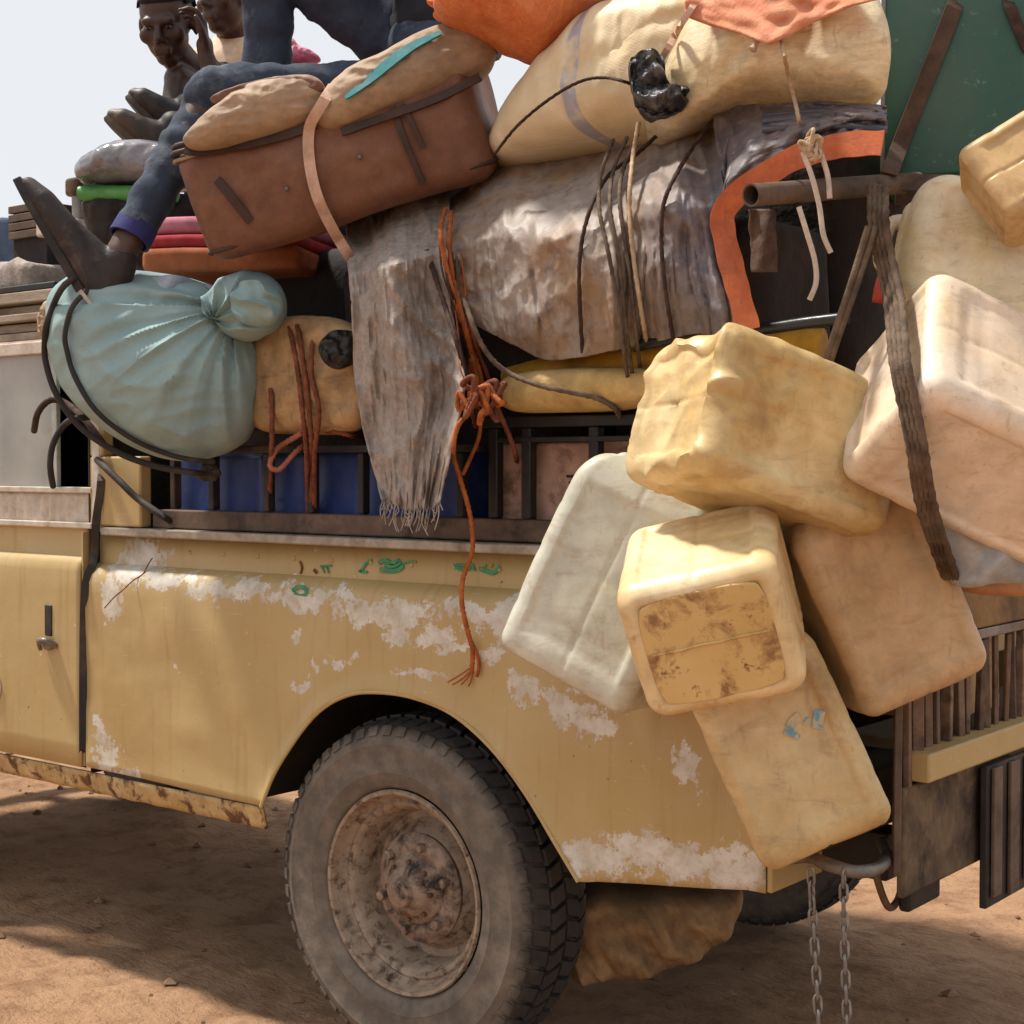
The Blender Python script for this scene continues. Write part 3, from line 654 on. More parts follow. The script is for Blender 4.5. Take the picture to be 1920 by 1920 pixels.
# the bundle inside the tarpaulin, coloured dark for the shade at its open end, with a pipe
m = MB(); m.rbox((.56,.15,.15), .05, 10, lambda p, q: p+V((0,.02*nz(p.x*6,p.z*6),.015*nz(p.x*7,1)))); m.xf(Matrix.Translation((.27,.22,1.66)))
tag(obj('rolled_mattress', m, M['dark']), 'rolled mattress coloured dark for the shade at the open end of the tarpaulin', 'mattress')
def pipe(p, q, r, mt):
    t_ = (q-p).normalized(); L = (q-p).length; m = MB()
    m.lathe([(r*.84,L),(r,L),(r,0),(r*.84,0),(r*.84,L)], p, t_, 32); return m
pp = thing('metal_pipe', at(1400,366,D=2.68), 'open-ended brown steel pipe sticking out under the orange webbing', 'pipe')
p0_ = at(1408,366,D=2.66); obj('tube', pipe(p0_, at(1720,342,D=2.96), .0195, M['brown_steel']), M['brown_steel'], pp, ang=50)
m = MB(); m.grid(lambda u, v: at(1404+u*48+v*6+3*nz(v*5), 392+v*118, D=2.72+.012*math.sin(u*5+v*3)), 10, 24)
tag(obj('hanging_rag', m, M['brown_cloth'], solid=.004), 'brown strip of cloth hanging from the open-ended pipe', 'cloth')
# flat dark folded tarpaulins between the sacks and the orange webbing
m = MB(); m.grid(lambda u, v: at(lerp(1430,1662,u), lerp(215,250,v)-8*math.sin(u*3), D=sd(lerp(1430,1662,u))+.02-.05*v+.008*math.sin(v*14)), 40, 20)
tag(obj('folded_tarpaulin', m, pm('blue_grey_tarp', (70,74,88), (92,92,100), scale=6, rough=.5, bs=40, bst=.4), solid=.006), 'blue-grey folded plastic sheet squeezed between cream sack and orange webbing', 'tarpaulin')
# ---- torn grey rag hanging below the suitcase
Lr = cat([V((x,y,0)) for x, y in ((648,400),(652,490),(660,580),(664,690),(676,780),(698,870),(716,936))], 10)
Rr = cat([V((x,y,0)) for x, y in ((846,340),(840,440),(840,540),(858,640),(872,720),(852,820),(824,942))], 10)
def rag(u, v):
    i = v*(len(Lr)-1); k = min(int(i), len(Lr)-2); f_ = i-k
    a = Lr[k].lerp(Lr[k+1], f_); b = Rr[k].lerp(Rr[k+1], f_); p = a.lerp(b, u)
    D = sd(p.x)-.12 + .07*fr(u*2.4+v*.9, v*1.8, 6.1, 2) + .010*math.sin(u*9+v*4+2*nz(v*2,u)) - .03*(1-abs(nz(u*4-v*4, v*5, 3.)))**3 - .016*(1-abs(nz(u*9+v*3, v*4-u*6, 4.)))**4 - .005*(1-abs(nz(u*14+v*5, v*9-u*5, 7.)))**3
    D += .42*max(0, .22-v)/.22 - .0
    yy = p.y + (10*nz(u*9, 3.3)+7*nz(u*30, 1.1))*max(0, v-.8)/.2 + 16*(v**8)*math.sin(u*3.1)
    return at(p.x, yy, D=D)
m = MB(); m.grid(rag, 70, 150)
rg = tag(obj('torn_rag', m, M['rag'], solid=.004), 'long torn grey rag with frayed end hanging below the suitcase', 'cloth')
m = MB()
for k in range(46):
    u = random.random(); p = rag(u, .995); L = random.uniform(.012,.06)
    m.tube(cat([p, p+V((random.uniform(-.008,.008), -.004, -L*.5)), p+V((random.uniform(-.014,.014), -.004, -L))], 3), .0012, 5)
obj('frayed_threads', m, M['rag'], rg)['kind'] = 'stuff'
# ---- big cream sacks
def sack(name, out, D, hf, hb, mt, label, cat_='sack', group=None, a=.02, s=5, seed=1., c=None, pc=None, p=2.4, rings=26):
    m = MB(); m.pillow(out, D, hf, hb, rings=rings, p=p, c=c, disp=wrinkle(a, s, seed), n=9, dfun=along(pc) if pc else None)
    return tag(obj(name, m, mt), label, cat_, group)
def blue_stripe_sack():
    t = NT('cream_sack_striped'); base = t.mix(t.ramp(t.noise(3, 6, .6), .35, .65), lin(232,218,188), lin(214,190,146))
    base = t.mix(t.ramp(t.noise(4, 7, .65), .55, .78), base, lin(190,156,104))
    sx = t.n('SeparateXYZ'); t.l(t.co, sx.inputs[0]); x0 = at(1095,160,D=sd(1095)+.05).x
    w = t.math('ABSOLUTE', t.math('SUBTRACT', t.math('ADD', sx.outputs[0], t.math('MULTIPLY', t.noise(5,3), .03)), x0+.012))
    st = t.math('MULTIPLY', t.ramp(w, .016, .020, (1,1,1,1), (0,0,0,1)), t.ramp(t.noise(18, 5), .30, .48))
    base = t.mix(t.math('MULTIPLY', st, .75), base, lin(146,154,180))
    t.b.inputs['Subsurface Weight'].default_value = 0
    wv = t.n('TexWave'); wv.inputs['Scale'].default_value = 110; wv.bands_direction = 'Z'; wv.inputs['Distortion'].default_value = 1.5; t.l(t.co, wv.inputs['Vector'])
    nb = t.bump(t.noise(12, 5), .35, .012); nb = t.bump(wv.outputs['Fac'], .15, .002, nb)
    return t.put(base, .58, nb)
sack('grain_sack', [(914,286),(922,250),(945,205),(990,145),(1045,85),(1105,38),(1180,8),(1270,0),(1345,24),(1352,120),(1318,220),(1240,262),(1110,280),(990,302),(935,304)], sd(1120)+.20, .22, .20, blue_stripe_sack(), 'cream woven sack with faint blue stripe, beside the suitcase', 'sack', 'big cream sacks on top of the load', .030, 5, 1.3, pc=1120, p=3.0, rings=40)
sack('grain_sack', [(1196,226),(1212,160),(1245,95),(1320,20),(1450,-22),(1580,-14),(1646,40),(1652,180),(1590,210),(1500,205),(1420,196),(1350,218),(1262,262),(1220,255)], sd(1430)+.13, .20, .22, M['sack'], 'plump cream sack next to the green metal box, torn at its end', 'sack', 'big cream sacks on top of the load', .030, 5, 4.7, pc=1430, p=2.8, rings=40)
m = MB(); m.pillow([(1180,115),(1200,96),(1238,98),(1250,140),(1262,160),(1296,158),(1288,195),(1262,212),(1222,222),(1196,200),(1184,160)], sd(1235)-.07, .022, .05, rings=34, c=(1225,165), disp=lambda x, y, w: .050*(abs(fr(w.x*20, w.y*20, w.z*20, 2))-.3)-.02*abs(nz(w.x*60,w.z*55)), n=14)
tag(obj('plastic_lining', m, pm('black_plastic', (26,26,28), (44,44,48), (110,108,110), scale=12, rough=.42, dirt=(.52,.66), dscale=20, bs=60, bst=.6, bd=.01, spec=.5)), 'crumpled black plastic lining bursting from a torn cream sack', 'plastic')
m = MB(); m.pillow([(812,8),(834,42),(900,68),(960,96),(1015,108),(1085,62),(1150,14),(1210,-60),(1060,-150),(880,-110),(820,-50)], sd(990)+.10, .18, .16, rings=24, disp=lambda x, y, w: .014*(abs(fr(w.x*7, w.y*7, w.z*7, 3))-.3)+.014*math.sin((x-820)*.10+3*nz(y*.02))*math.exp(-((x-840)/110)**2)-.010*abs(nz(x*.03+y*.02,y*.012)), n=9)
osk = tag(obj('onion_sack', m, M['orange']), 'orange net sack on top of the load above the suitcase', 'sack')
m = MB(); m.pillow([(812,-8),(800,4),(816,16),(812,30),(828,40),(846,30),(850,10),(835,-8)], sd(830)-.02, .02, .02, rings=8, disp=lambda x, y, w: .010*nz(w.x*60, w.z*60)); obj('tied_end', m, M['orange'], osk)
def peach(u, v):
    x = lerp(1285, 1645, u); b = [28,48,62,84,60,34,12,0]; i = u*7; k = min(int(i), 6); yb = lerp(b[k], b[k+1], i-k)
    y = lerp(-70, yb, v); return at(x, y, D=sd(x)-.10+.03*math.sin(u*11)+.015*nz(u*9, v*6)+.05*(1-v))
m = MB(); m.grid(peach, 60, 30)
pc_ = tag(obj('net_cloth', m, pm('peach_net', (226,160,124), (206,136,104), (190,110,80), scale=14, rough=.8, bs=90, bst=.5, bd=.005), solid=.006), 'peach-coloured net cloth draped over the top of the plump cream sack', 'cloth')
m = MB(); m.tube(cat([at(1424,66,D=sd(1424)-.10), at(1418,80,D=sd(1420)-.11), at(1410,96,D=sd(1410)-.12)], 4), [.009,.008,.007,.006,.005,.005,.006,.008,.004], 8); obj('tail', m, M['twine'], pc_)
# ---- mint cloth bundle with knot
kx, ky = 452, 588
def mintd(x, y, w):
    dx, dy = x-kx, y-ky; r = math.hypot(dx, dy); a = math.atan2(dy, dx)
    amp = .034*math.exp(-((r-70)/170)**2)
    return -amp*(.25+1.5*abs(nz(a*2.7, 5.)))*abs(math.sin(a*11+4.0*nz(a*3, 1.)+.004*r)) - .014*abs(nz(x*.013+y*.022, y*.012-x*.009, 3.)) + .020*fr(w.x*4, w.y*4, w.z*4, 3) + .012*(1-abs(nz(w.x*7+w.z*4,w.z*6-w.x*3,2.)))**4
m = MB(); m.pillow([(96,590),(110,545),(160,512),(250,508),(340,520),(420,545),(470,590),(492,680),(486,770),(455,830),(380,862),(300,858),(210,815),(140,750),(105,670)], 3.72, .22, .20, rings=60, p=2.2, c=(300,690), disp=mintd, n=16)
mb_ = tag(obj('cloth_bundle', m, M['mint']), 'mint green cloth bundle tied in a knot hanging on the side of the truck', 'bundle')
def knotd(x, y, w):
    a = math.atan2(y-600, x-400); r = math.hypot(x-400, y-600)
    return -.030*abs(math.sin(a*5+.016*r+1.2*nz(x*.02, y*.02))) + .03*fr(w.x*6+1, w.y*6, w.z*6, 2) - .010*abs(nz(w.x*30, w.z*30))
m = MB(); m.pillow([(376,578),(388,545),(432,512),(492,508),(530,545),(530,590),(505,622),(455,636),(405,616)], 3.56, .085, .09, rings=40, p=2.2, disp=knotd, n=14); obj('knot', m, M['mint'], mb_)
m = MB(); m.pillow([(430,560),(450,528),(500,530),(528,560),(520,600),(480,612),(444,598)], 3.50, .05, .05, rings=26, p=2.2, disp=lambda x, y, w: -.022*abs(math.sin((x*.5-y)*.075+1.5*nz(x*.03,y*.03)))+.012*nz(w.x*20,w.z*20), n=12); obj('knot_fold', m, M['mint'], mb_)
m = MB(); m.grid(lambda u, v: at(lerp(242,400,u)+12*v, lerp(512,592,v)+18*u*(1-v)+6*math.sin(u*8), D=3.60+.02*math.sin(u*9+v*4)+.03*(1-v)), 30, 20)
tag(obj('blue_cloth', m, pm('washed_blue_cloth', (116,136,158), (150,166,182), (190,190,196), scale=7, rough=.9, bs=40), solid=.008), 'washed-out blue cloth tucked on top of the mint bundle', 'cloth')
# ---- tan sacks low on the side
sack('tan_sack', [(470,620),(540,596),(640,600),(690,640),(700,740),(670,806),(560,814),(480,800),(462,720)], sd(580)+.05, .10, .12, M['sack2'], 'tan sack lashed with red-brown ropes above the blue containers', 'sack', None, .03, 6, 8.1, pc=580, p=3.6)
sack('yellow_sack', [(930,735),(955,705),(1050,692),(1150,690),(1240,700),(1250,745),(1180,768),(1060,774),(960,770)], sd(1090)+.05, .10, .10, pm('ochre_sack', (204,174,116), (190,156,96), (164,128,76), scale=5, rough=.7, bs=100, bst=.35, bd=.003), 'ochre yellow sack squeezed above the square-tube frame', 'sack', None, .015, 8, 2.1, pc=1090)
m = MB(); f0 = at(960,706,Y=.10); f1 = at(1545,650,Y=.10); m.tube(cat([f0, at(1200,676,Y=.06), at(1400,656,Y=.07), f1], 8), .034, 16); 
tag(obj('foam_roll', m, pm('mustard_foam', (190,142,44), (168,120,36), (120,84,34), scale=6, rough=.8, bs=60)), 'mustard yellow foam roll lying below the tarpaulin', 'foam roll')
m = MB(); m.tube(cat([at(x, y, Y=-.01) for x, y in ((1190,650),(1300,628),(1420,618),(1520,604),(1590,596))], 8), .011, 10); tag(obj('black_hose', m, pm('black_hose', (26,27,30), (44,46,52), scale=9, rough=.35)), 'thin black hose running along the bottom edge of the tarpaulin', 'hose')
m = MB(); m.pillow([(598,655),(612,628),(640,618),(668,628),(670,672),(640,692),(612,684)], sd(640)-.10, .03, .04, rings=14, disp=lambda x, y, w: .02*(abs(fr(w.x*25,w.y*25,w.z*25,3))-.3))
tag(obj('plastic_scrap', m, pm('black_bag', (24,24,24), (44,42,42), scale=16, rough=.4, bs=60, bst=.6)), 'crumpled black plastic scrap between tan sack and grey rag', 'plastic')
# ---- blue containers and boxes behind the side rack
def can_box(px0, px1, y0, dep, z0, z1, mt, name, label, cat_, group=None, r=.02, ribs=0):
    x0 = at(px0, 910, Y=y0).x; x1 = at(px1, 910, Y=y0).x; h = ((x1-x0)/2, dep/2, (z1-z0)/2); m = MB()
    def fn(p, q): return p + V((0, -.006*math.cos(q.x*ribs*math.pi) if ribs and p.y < 0 else 0, 0)) + V((0,.006*nz(p.x*5,p.z*5),0))
    m.rbox(h, r, 18, fn); m.xf(Matrix.Translation(((x0+x1)/2, y0+dep/2, (z0+z1)/2))); return tag(obj(name, m, mt), label, cat_, group)
M['bluep'] = pm('blue_plastic', (38,56,112), (50,72,132), (92,94,110), scale=4, rough=.4, dirt=(.56,.8), dscale=6, bs=30, bst=.1)
can_box(335, 500, .085, .18, 1.18, 1.37, M['bluep'], 'blue_container', 'blue plastic container behind the side rack, under the mint bundle', 'container', 'blue containers in the bed', ribs=2)
can_box(504, 682, .085, .18, 1.18, 1.375, M['bluep'], 'blue_container', 'blue plastic container behind the red-brown ropes', 'container', 'blue containers in the bed', ribs=2)
can_box(688, 872, .085, .18, 1.18, 1.37, M['bluep'], 'blue_container', 'blue plastic container half hidden by the torn grey rag', 'container', 'blue containers in the bed', ribs=2)
M['pinkbox'] = pm('faded_pink_carton', (180,146,128), (166,130,112), (112,84,70), scale=8, rough=.85, dirt=(.48,.66), dscale=12, bs=30)
can_box(938, 984, .085, .18, 1.18, 1.385, M['pinkbox'], 'carton', 'narrow faded pink carton beside the dark gap behind the frame', 'box', 'cartons behind the frame', .008)
cb = can_box(1004, 1118, .085, .18, 1.18, 1.385, M['pinkbox'], 'carton', 'faded pink carton with small dark print framed by square tubes', 'box', 'cartons behind the frame', .008)
for k, (a, b, w) in enumerate(((1072,893,26),(1078,905,30),(1084,913,18))):
    m = MB(); q = at(a, b, Y=.0795); m.box((q.x-w/1900, q.y-.0004, q.z-.0028), (q.x+w/1900, q.y+.0004, q.z+.0028)); obj('print_line', m, M['black'], cb)
can_box(1124, 1240, .085, .18, 1.18, 1.39, M['pinkbox'], 'carton', 'faded pink carton partly hidden by the translucent grey jerrycan', 'box', 'cartons behind the frame', .008)
# ---- stacked foam mats and shiny bundle under the seated passengers' feet
def mat_(px0, px1, py, D, dep, th, mt, label):
    a = at(px0, py, D=D); b = at(px1, py-6, D=D-.10); x = (b-a); y = V((0,0,1)).cross(x).normalized(); M4 = frame((a+b)/2+y*dep/2*1, x, y); m = MB()
    m.rbox((x.length/2, dep/2, th/2), min(.02, th*.45), 8, lambda p, q: p+V((0,0,.006*nz(p.x*6,p.y*6)))); m.xf(M4); return tag(obj('foam_mat', m, mt), label, 'mat', 'foam mats stacked under the suitcase')
mat_(262, 560, 488, 3.86, .5, .060, pm('orange_mat', (172,98,58), (154,82,48), scale=8, rough=.85), 'orange foam mat, lowest of the mats under the suitcase')
mat_(270, 560, 454, 3.87, .5, .034, pm('red_mat', (184,58,62), (160,44,50), scale=8, rough=.85), 'thin red foam mat between the pink and the orange mat')
mat_(276, 560, 424, 3.88, .5, .045, pm('pink_mat', (206,130,146), (190,112,128), scale=8, rough=.85), 'pink foam mat on top of the red one')
sack('dark_bundle', [(158,385),(200,372),(300,368),(420,380),(440,470),(420,520),(300,520),(200,480),(168,440)], 4.15, .14, .2, M['dark'], 'black bundle under the green roll at the front of the load', 'bundle', None, .03, 7, 3.3)
sack('plastic_bundle', [(146,322),(162,300),(210,276),(262,268),(340,280),(380,320),(350,350),(240,352),(160,346)], 4.10, .14, .14, pm('shiny_grey_plastic', (96,92,98), (150,146,150), (50,46,50), scale=6, rough=.22, bs=20, bst=.4, bd=.01, spec=.7), 'shiny grey plastic bundle on top of the green roll', 'bundle', None, .03, 6, 6.1)
m = MB(); q0 = at(150,362,D=4.08); q1 = at(330,364,D=4.0); m.tube(cat([q0, q0.lerp(q1,.06), q0.lerp(q1,.5), q1], 6), [.014]+[.018]*5+[.021]*13, 16)
tag(obj('green_roll', m, pm('green_plastic_roll', (92,160,84), (72,136,70), scale=8, rough=.45)), 'bright green plastic roll under the shiny grey bundle', 'roll')
# ---- things on the cab roof at the left edge
M['plank'] = pm('weathered_plank', (168,156,140), (142,126,110), (96,80,66), scale=5, rough=.85, dirt=(.52,.75), bs=60, bst=.4, stretch=(1,8,8))
zt_ = zt+.032
for k, (dy, z, th, w, lab) in enumerate(((.05,0,.022,.14,'weathered plank lying lowest on the cab roof'),(.07,.026,.024,.12,'weathered plank, second up on the cab roof'),(.04,.054,.020,.15,'weathered plank, third up on the cab roof'),(.10,.078,.026,.12,'weathered plank, fourth up on the cab roof'),(.06,.108,.03,.13,'weathered plank on top of the plank pile on the cab roof'))):
    m = MB(); x1 = -1.36+.03*nz(k*3.3); m.box((-2.3, dy, zt_+z), (x1, dy+w, zt_+z+th)); tag(obj('plank', m, M['plank'], bevel=.003), lab, 'plank', 'planks on the cab roof')
m = MB(); m.box((-2.15, .10, zt_+.145), (-1.42, .42, zt_+.165)); tag(obj('dark_board', m, M['black'], bevel=.004), 'dark board lying on the plank pile', 'board')
cr = thing('wooden_crate', at(80,440,D=4.75), 'small dark wooden crate behind the passenger\'s shoe', 'crate'); q = at(80,418,D=4.75)
for k in range(4):
    m = MB(); m.box((q.x-.09,q.y-.06,q.z-.05+k*.026), (q.x+.09,q.y-.048,q.z-.028+k*.026)); obj('slat', m, M['brown_steel'], cr, bevel=.002)
m = MB(); m.box((q.x-.088,q.y-.046,q.z-.25), (q.x+.088,q.y+.08,q.z+.05)); obj('body', m, M['dark'], cr, bevel=.004)
cr.location = (q.x, q.y, q.z-.25)
for c_ in cr.children: c_.matrix_parent_inverse = Matrix.Translation(-cr.location)
ps = thing('roof_post', at(145,440,D=4.45), 'short grey post with dark wooden cap beside the green roll', 'post')
q = at(146,352,D=4.45); b = at(150,440,D=4.45); b.z -= .1
m = MB(); m.tube([b, at(146,368,D=4.45)], .018, 12); obj('pole', m, M['steel'], ps)
m = MB(); m.rbox((.028,.028,.026), .012, 3); m.xf(Matrix.Translation(q)); obj('cap', m, M['rust'], ps)
wq = at(140,432,D=4.5); m = MB(); m.rbox((.075,.08,.022), .008, 3); m.xf(Matrix.Translation(wq)); tag(obj('white_box', m, M['dirty_white']), 'flat white box at the foot of the grey post', 'box')
m = MB(); bq = at(62,480,D=4.9); m.rbox((.10,.10,.11), .02, 4, lambda p, q: p+V((0,0,.01*nz(p.x*20,p.y*20)))); m.xf(Matrix.Translation(bq)); tag(obj('blue_bundle', m, pm('navy_cloth', (32,44,72), (54,70,96), scale=9, rough=.8)), 'navy blue bundle behind the plank pile', 'bundle')
m = MB(); gq = at(55,530,D=4.75); m.rbox((.16,.12,.05), .03, 6, lambda p, q: p+V((0,0,.02*fr(p.x*12,p.y*12)))); m.xf(Matrix.Translation(gq)); tag(obj('grey_bundle', m, M['rag']), 'flat grey bundle lying behind the plank pile', 'bundle')
sack('tied_rag', [(70,600),(82,568),(100,562),(112,580),(108,620),(92,634),(74,628)], 3.98, .03, .04, pm('beige_rag', (190,168,140), (160,132,104), scale=20, rough=.9), 'small beige rag knotted to the strap beside the mint bundle', 'cloth', None, .02, 20, 5.)
# ------------------------------------------------------------------ suitcase
M['leath'] = pm('brown_suitcase_cloth', (124,86,68), (110,73,57), (138,104,84), scale=5, rough=.62, dirt=(.55,.8), bs=140, bst=.3, bd=.002)
M['lid'] = pm('tan_suitcase_cloth', (172,146,120), (152,126,102), (130,104,84), scale=4, rough=.7, dirt=(.5,.75), bs=140, bst=.3, bd=.002)
M['trim'] = pm('dark_trim', (52,38,32), (72,52,44), scale=12, rough=.6)
SC = at(654, 300, D=3.56); sx_ = cvec(.95, .265, .20); sn = cvec(-.03, -.24, .97)
SM = frame(SC, sx_, sn)                          # x: length, y: towards the viewer (front face), z: up? checked below
if SM.col[2].z < 0: SM = frame(SC, -sx_, sn)
flip = -1 if (SM.col[0].to_3d().dot(RT) < 0) else 1
su = thing('suitcase', SC-V((0,0,.16)), 'brown soft suitcase with tan lid lashed on top of the load', 'suitcase')
HL, HD, HH = .340, .18, .130
def sob(n_, mb, mt, par=su, **k): return obj(n_, mb.xf(SM), mt, par, **k)
def sfn(p, q):
    s_ = 1+.05*(1-q.x*q.x)*(1-q.z*q.z) if abs(q.y) > .99 else 1
    y = p.y + (.026*(1-q.x**2)*(1-q.z**2)+.010*(1-abs(nz(p.x*9+p.z*5,p.z*8-p.x*3,2.)))**4 if q.y > .99 else 0)
    return V((p.x + .008*nz(p.y*6, p.z*6, 1.), y + .008*fr(p.x*4, p.z*5, 3.), p.z + .008*fr(p.x*4, p.y*4, 9.)))
m = MB(); m.rbox((HL, HD, HH), .045, 16, sfn); sob('case', m, M['leath'])
def lidd(seed, k=1.0): return lambda x, y, w: .018*k*fr(w.x*6, w.y*6, w.z*6+seed, 2) - .010*abs(nz(x*.016+y*.03, y*.04-x*.01, seed)) - .005*abs(nz(x*.05, y*.06, seed))
m = MB(); m.pillow([(344,266),(362,240),(400,205),(440,172),(490,152),(560,143),(604,156),(616,200),(596,228),(530,252),(440,272),(370,280)], 3.38, .075, .20, rings=30, p=2.5, disp=lidd(2.), n=10); lid = obj('lid', m, M['lid'], su)
m = MB(); m.pillow([(592,232),(604,180),(650,135),(720,102),(790,64),(850,46),(905,60),(930,100),(900,140),(820,180),(720,216),(640,244)], 3.36, .085, .20, rings=30, p=2.5, disp=lidd(7.), n=10); lid2 = obj('lid', m, M['lid'], su)
m = MB(); m.pillow([(392,182),(440,160),(500,146),(560,142),(602,154),(600,172),(540,172),(470,182),(420,196)], 3.335, .014, .05, rings=16, disp=lidd(4., .5), n=8); obj('brown_panel', m, M['leath'], lid)
def loop(z, o, th, mt, nm, par=su):
    a, b, r = HL+o, HD+o, .05; pts = []
    for cx_, cy_, a0 in ((a-r,b-r,0),(-a+r,b-r,90),(-a+r,-b+r,180),(a-r,-b+r,270)):
        for k in range(7): w = math.radians(a0+k*15); pts.append(V((cx_+r*math.cos(w), cy_+r*math.sin(w), z+.004*nz(cx_*5+k*.3, cy_*5))))
    m = MB(); m.tube(pts, th, 8, closed=True); return sob(nm, m, mt, par)
loop(HH-.004, .003, .006, M['trim'], 'zip'); loop(HH+.010, -.004, .006, M['trim'], 'gusset'); loop(HH-.02, .004, .004, M['lid'], 'piping')
loop(-HH+.03, .000, .005, M['trim'], 'piping')
f_ = flip
def sstrap(pts, w, mt, nm, th=.004, nrm=V((0,1,0)), par=su):
    m = MB(); m.strap(cat([V((f_*x, y, z)) for x, y, z in pts], 6), w, th, nrm); return sob(nm, m, mt, par)
sstrap([(-.245,HD+.022,.045),(-.225,HD+.030,.0),(-.205,HD+.022,-.062)], .020, M['trim'], 'vent_slot')
sstrap([(.175,HD+.024,.07),(.18,HD+.036,0),(.185,HD+.020,-.10)], .014, M['trim'], 'webbing_strap', .006)
sstrap([(.195,HD+.024,.07),(.205,HD+.034,.03),(.212,HD+.032,-.03)], .012, M['trim'], 'webbing_strap', .005)
for x, z in ((-.10,-.02),(.075,-.005)):
    m = MB(); m.ell((f_*x, HD+.034, z), .006,.005,.006, seg=12, rings=8); sob('stud', m, M['steel'])
for x in (-.14,-.105):
    m = MB(); m.box((f_*x-.005, HD+.016, HH-.045), (f_*x+.005, HD+.022, HH-.004)); sob('zip_pull', m, M['dirty_white'], bevel=.002)
# pale luggage strap falling over the front of the case
# ------------------------------------------------------------------ green metal box
gc = at(1800, 150, D=2.98)
gx = cvec(.955, .0, .30); gx.z = 0; gx.normalize()
GM = frame(gc, gx, V((0,0,1)))
gb = thing('metal_box', gc-V((0,0,.2)), 'dark green metal box strapped upright at the rear of the load', 'box')
q0 = at(1652, 150, D=3.05); gcx = q0 + gx*.20; GM = frame(V((gcx.x, gcx.y, at(1700,322,D=2.98).z+.22)), gx, V((0,0,1)))
t = NT('dark_green_paint'); cc = t.mix(t.ramp(t.noise(5, 6), .35, .65), lin(36,78,64), lin(48,92,74)); cc = t.mix(t.ramp(t.noise(34, 6, .78), .60, .68), cc, lin(104,134,118)); cc = t.mix(t.math('MULTIPLY', t.ramp(t.noise(3, 6), .5, .75), .5), cc, lin(92,96,78))
M['green'] = t.put(cc, .42, t.bump(t.noise(8, 4), .2, .01))
m = MB(); m.rbox((.20, .22, .17), .008, 6); m.xf(Matrix.Translation((0,0,-.17) if (GM.col[2].to_3d().dot(FW) < 0) else (0,0,.17))); obj('casing', m.xf(GM), M['green'], gb)
zs = 1 if GM.col[2].to_3d().dot(FW) < 0 else -1
m = MB(); m.box((-.20,-.222,-.004*zs if zs < 0 else 0), (-.192,.222,.006)); obj('edge_trim', m.xf(GM), M['steel'], gb)
m = MB(); m.bar(at(1660,345,D=2.93), at(2040,352,D=2.86), .05, .03); m.bar(at(1680,372,D=3.0), at(2040,380,D=2.95), .03, .02); tag(obj('support_bar', m, M['brown_steel']), 'brown steel bar carrying the green metal box', 'bar')
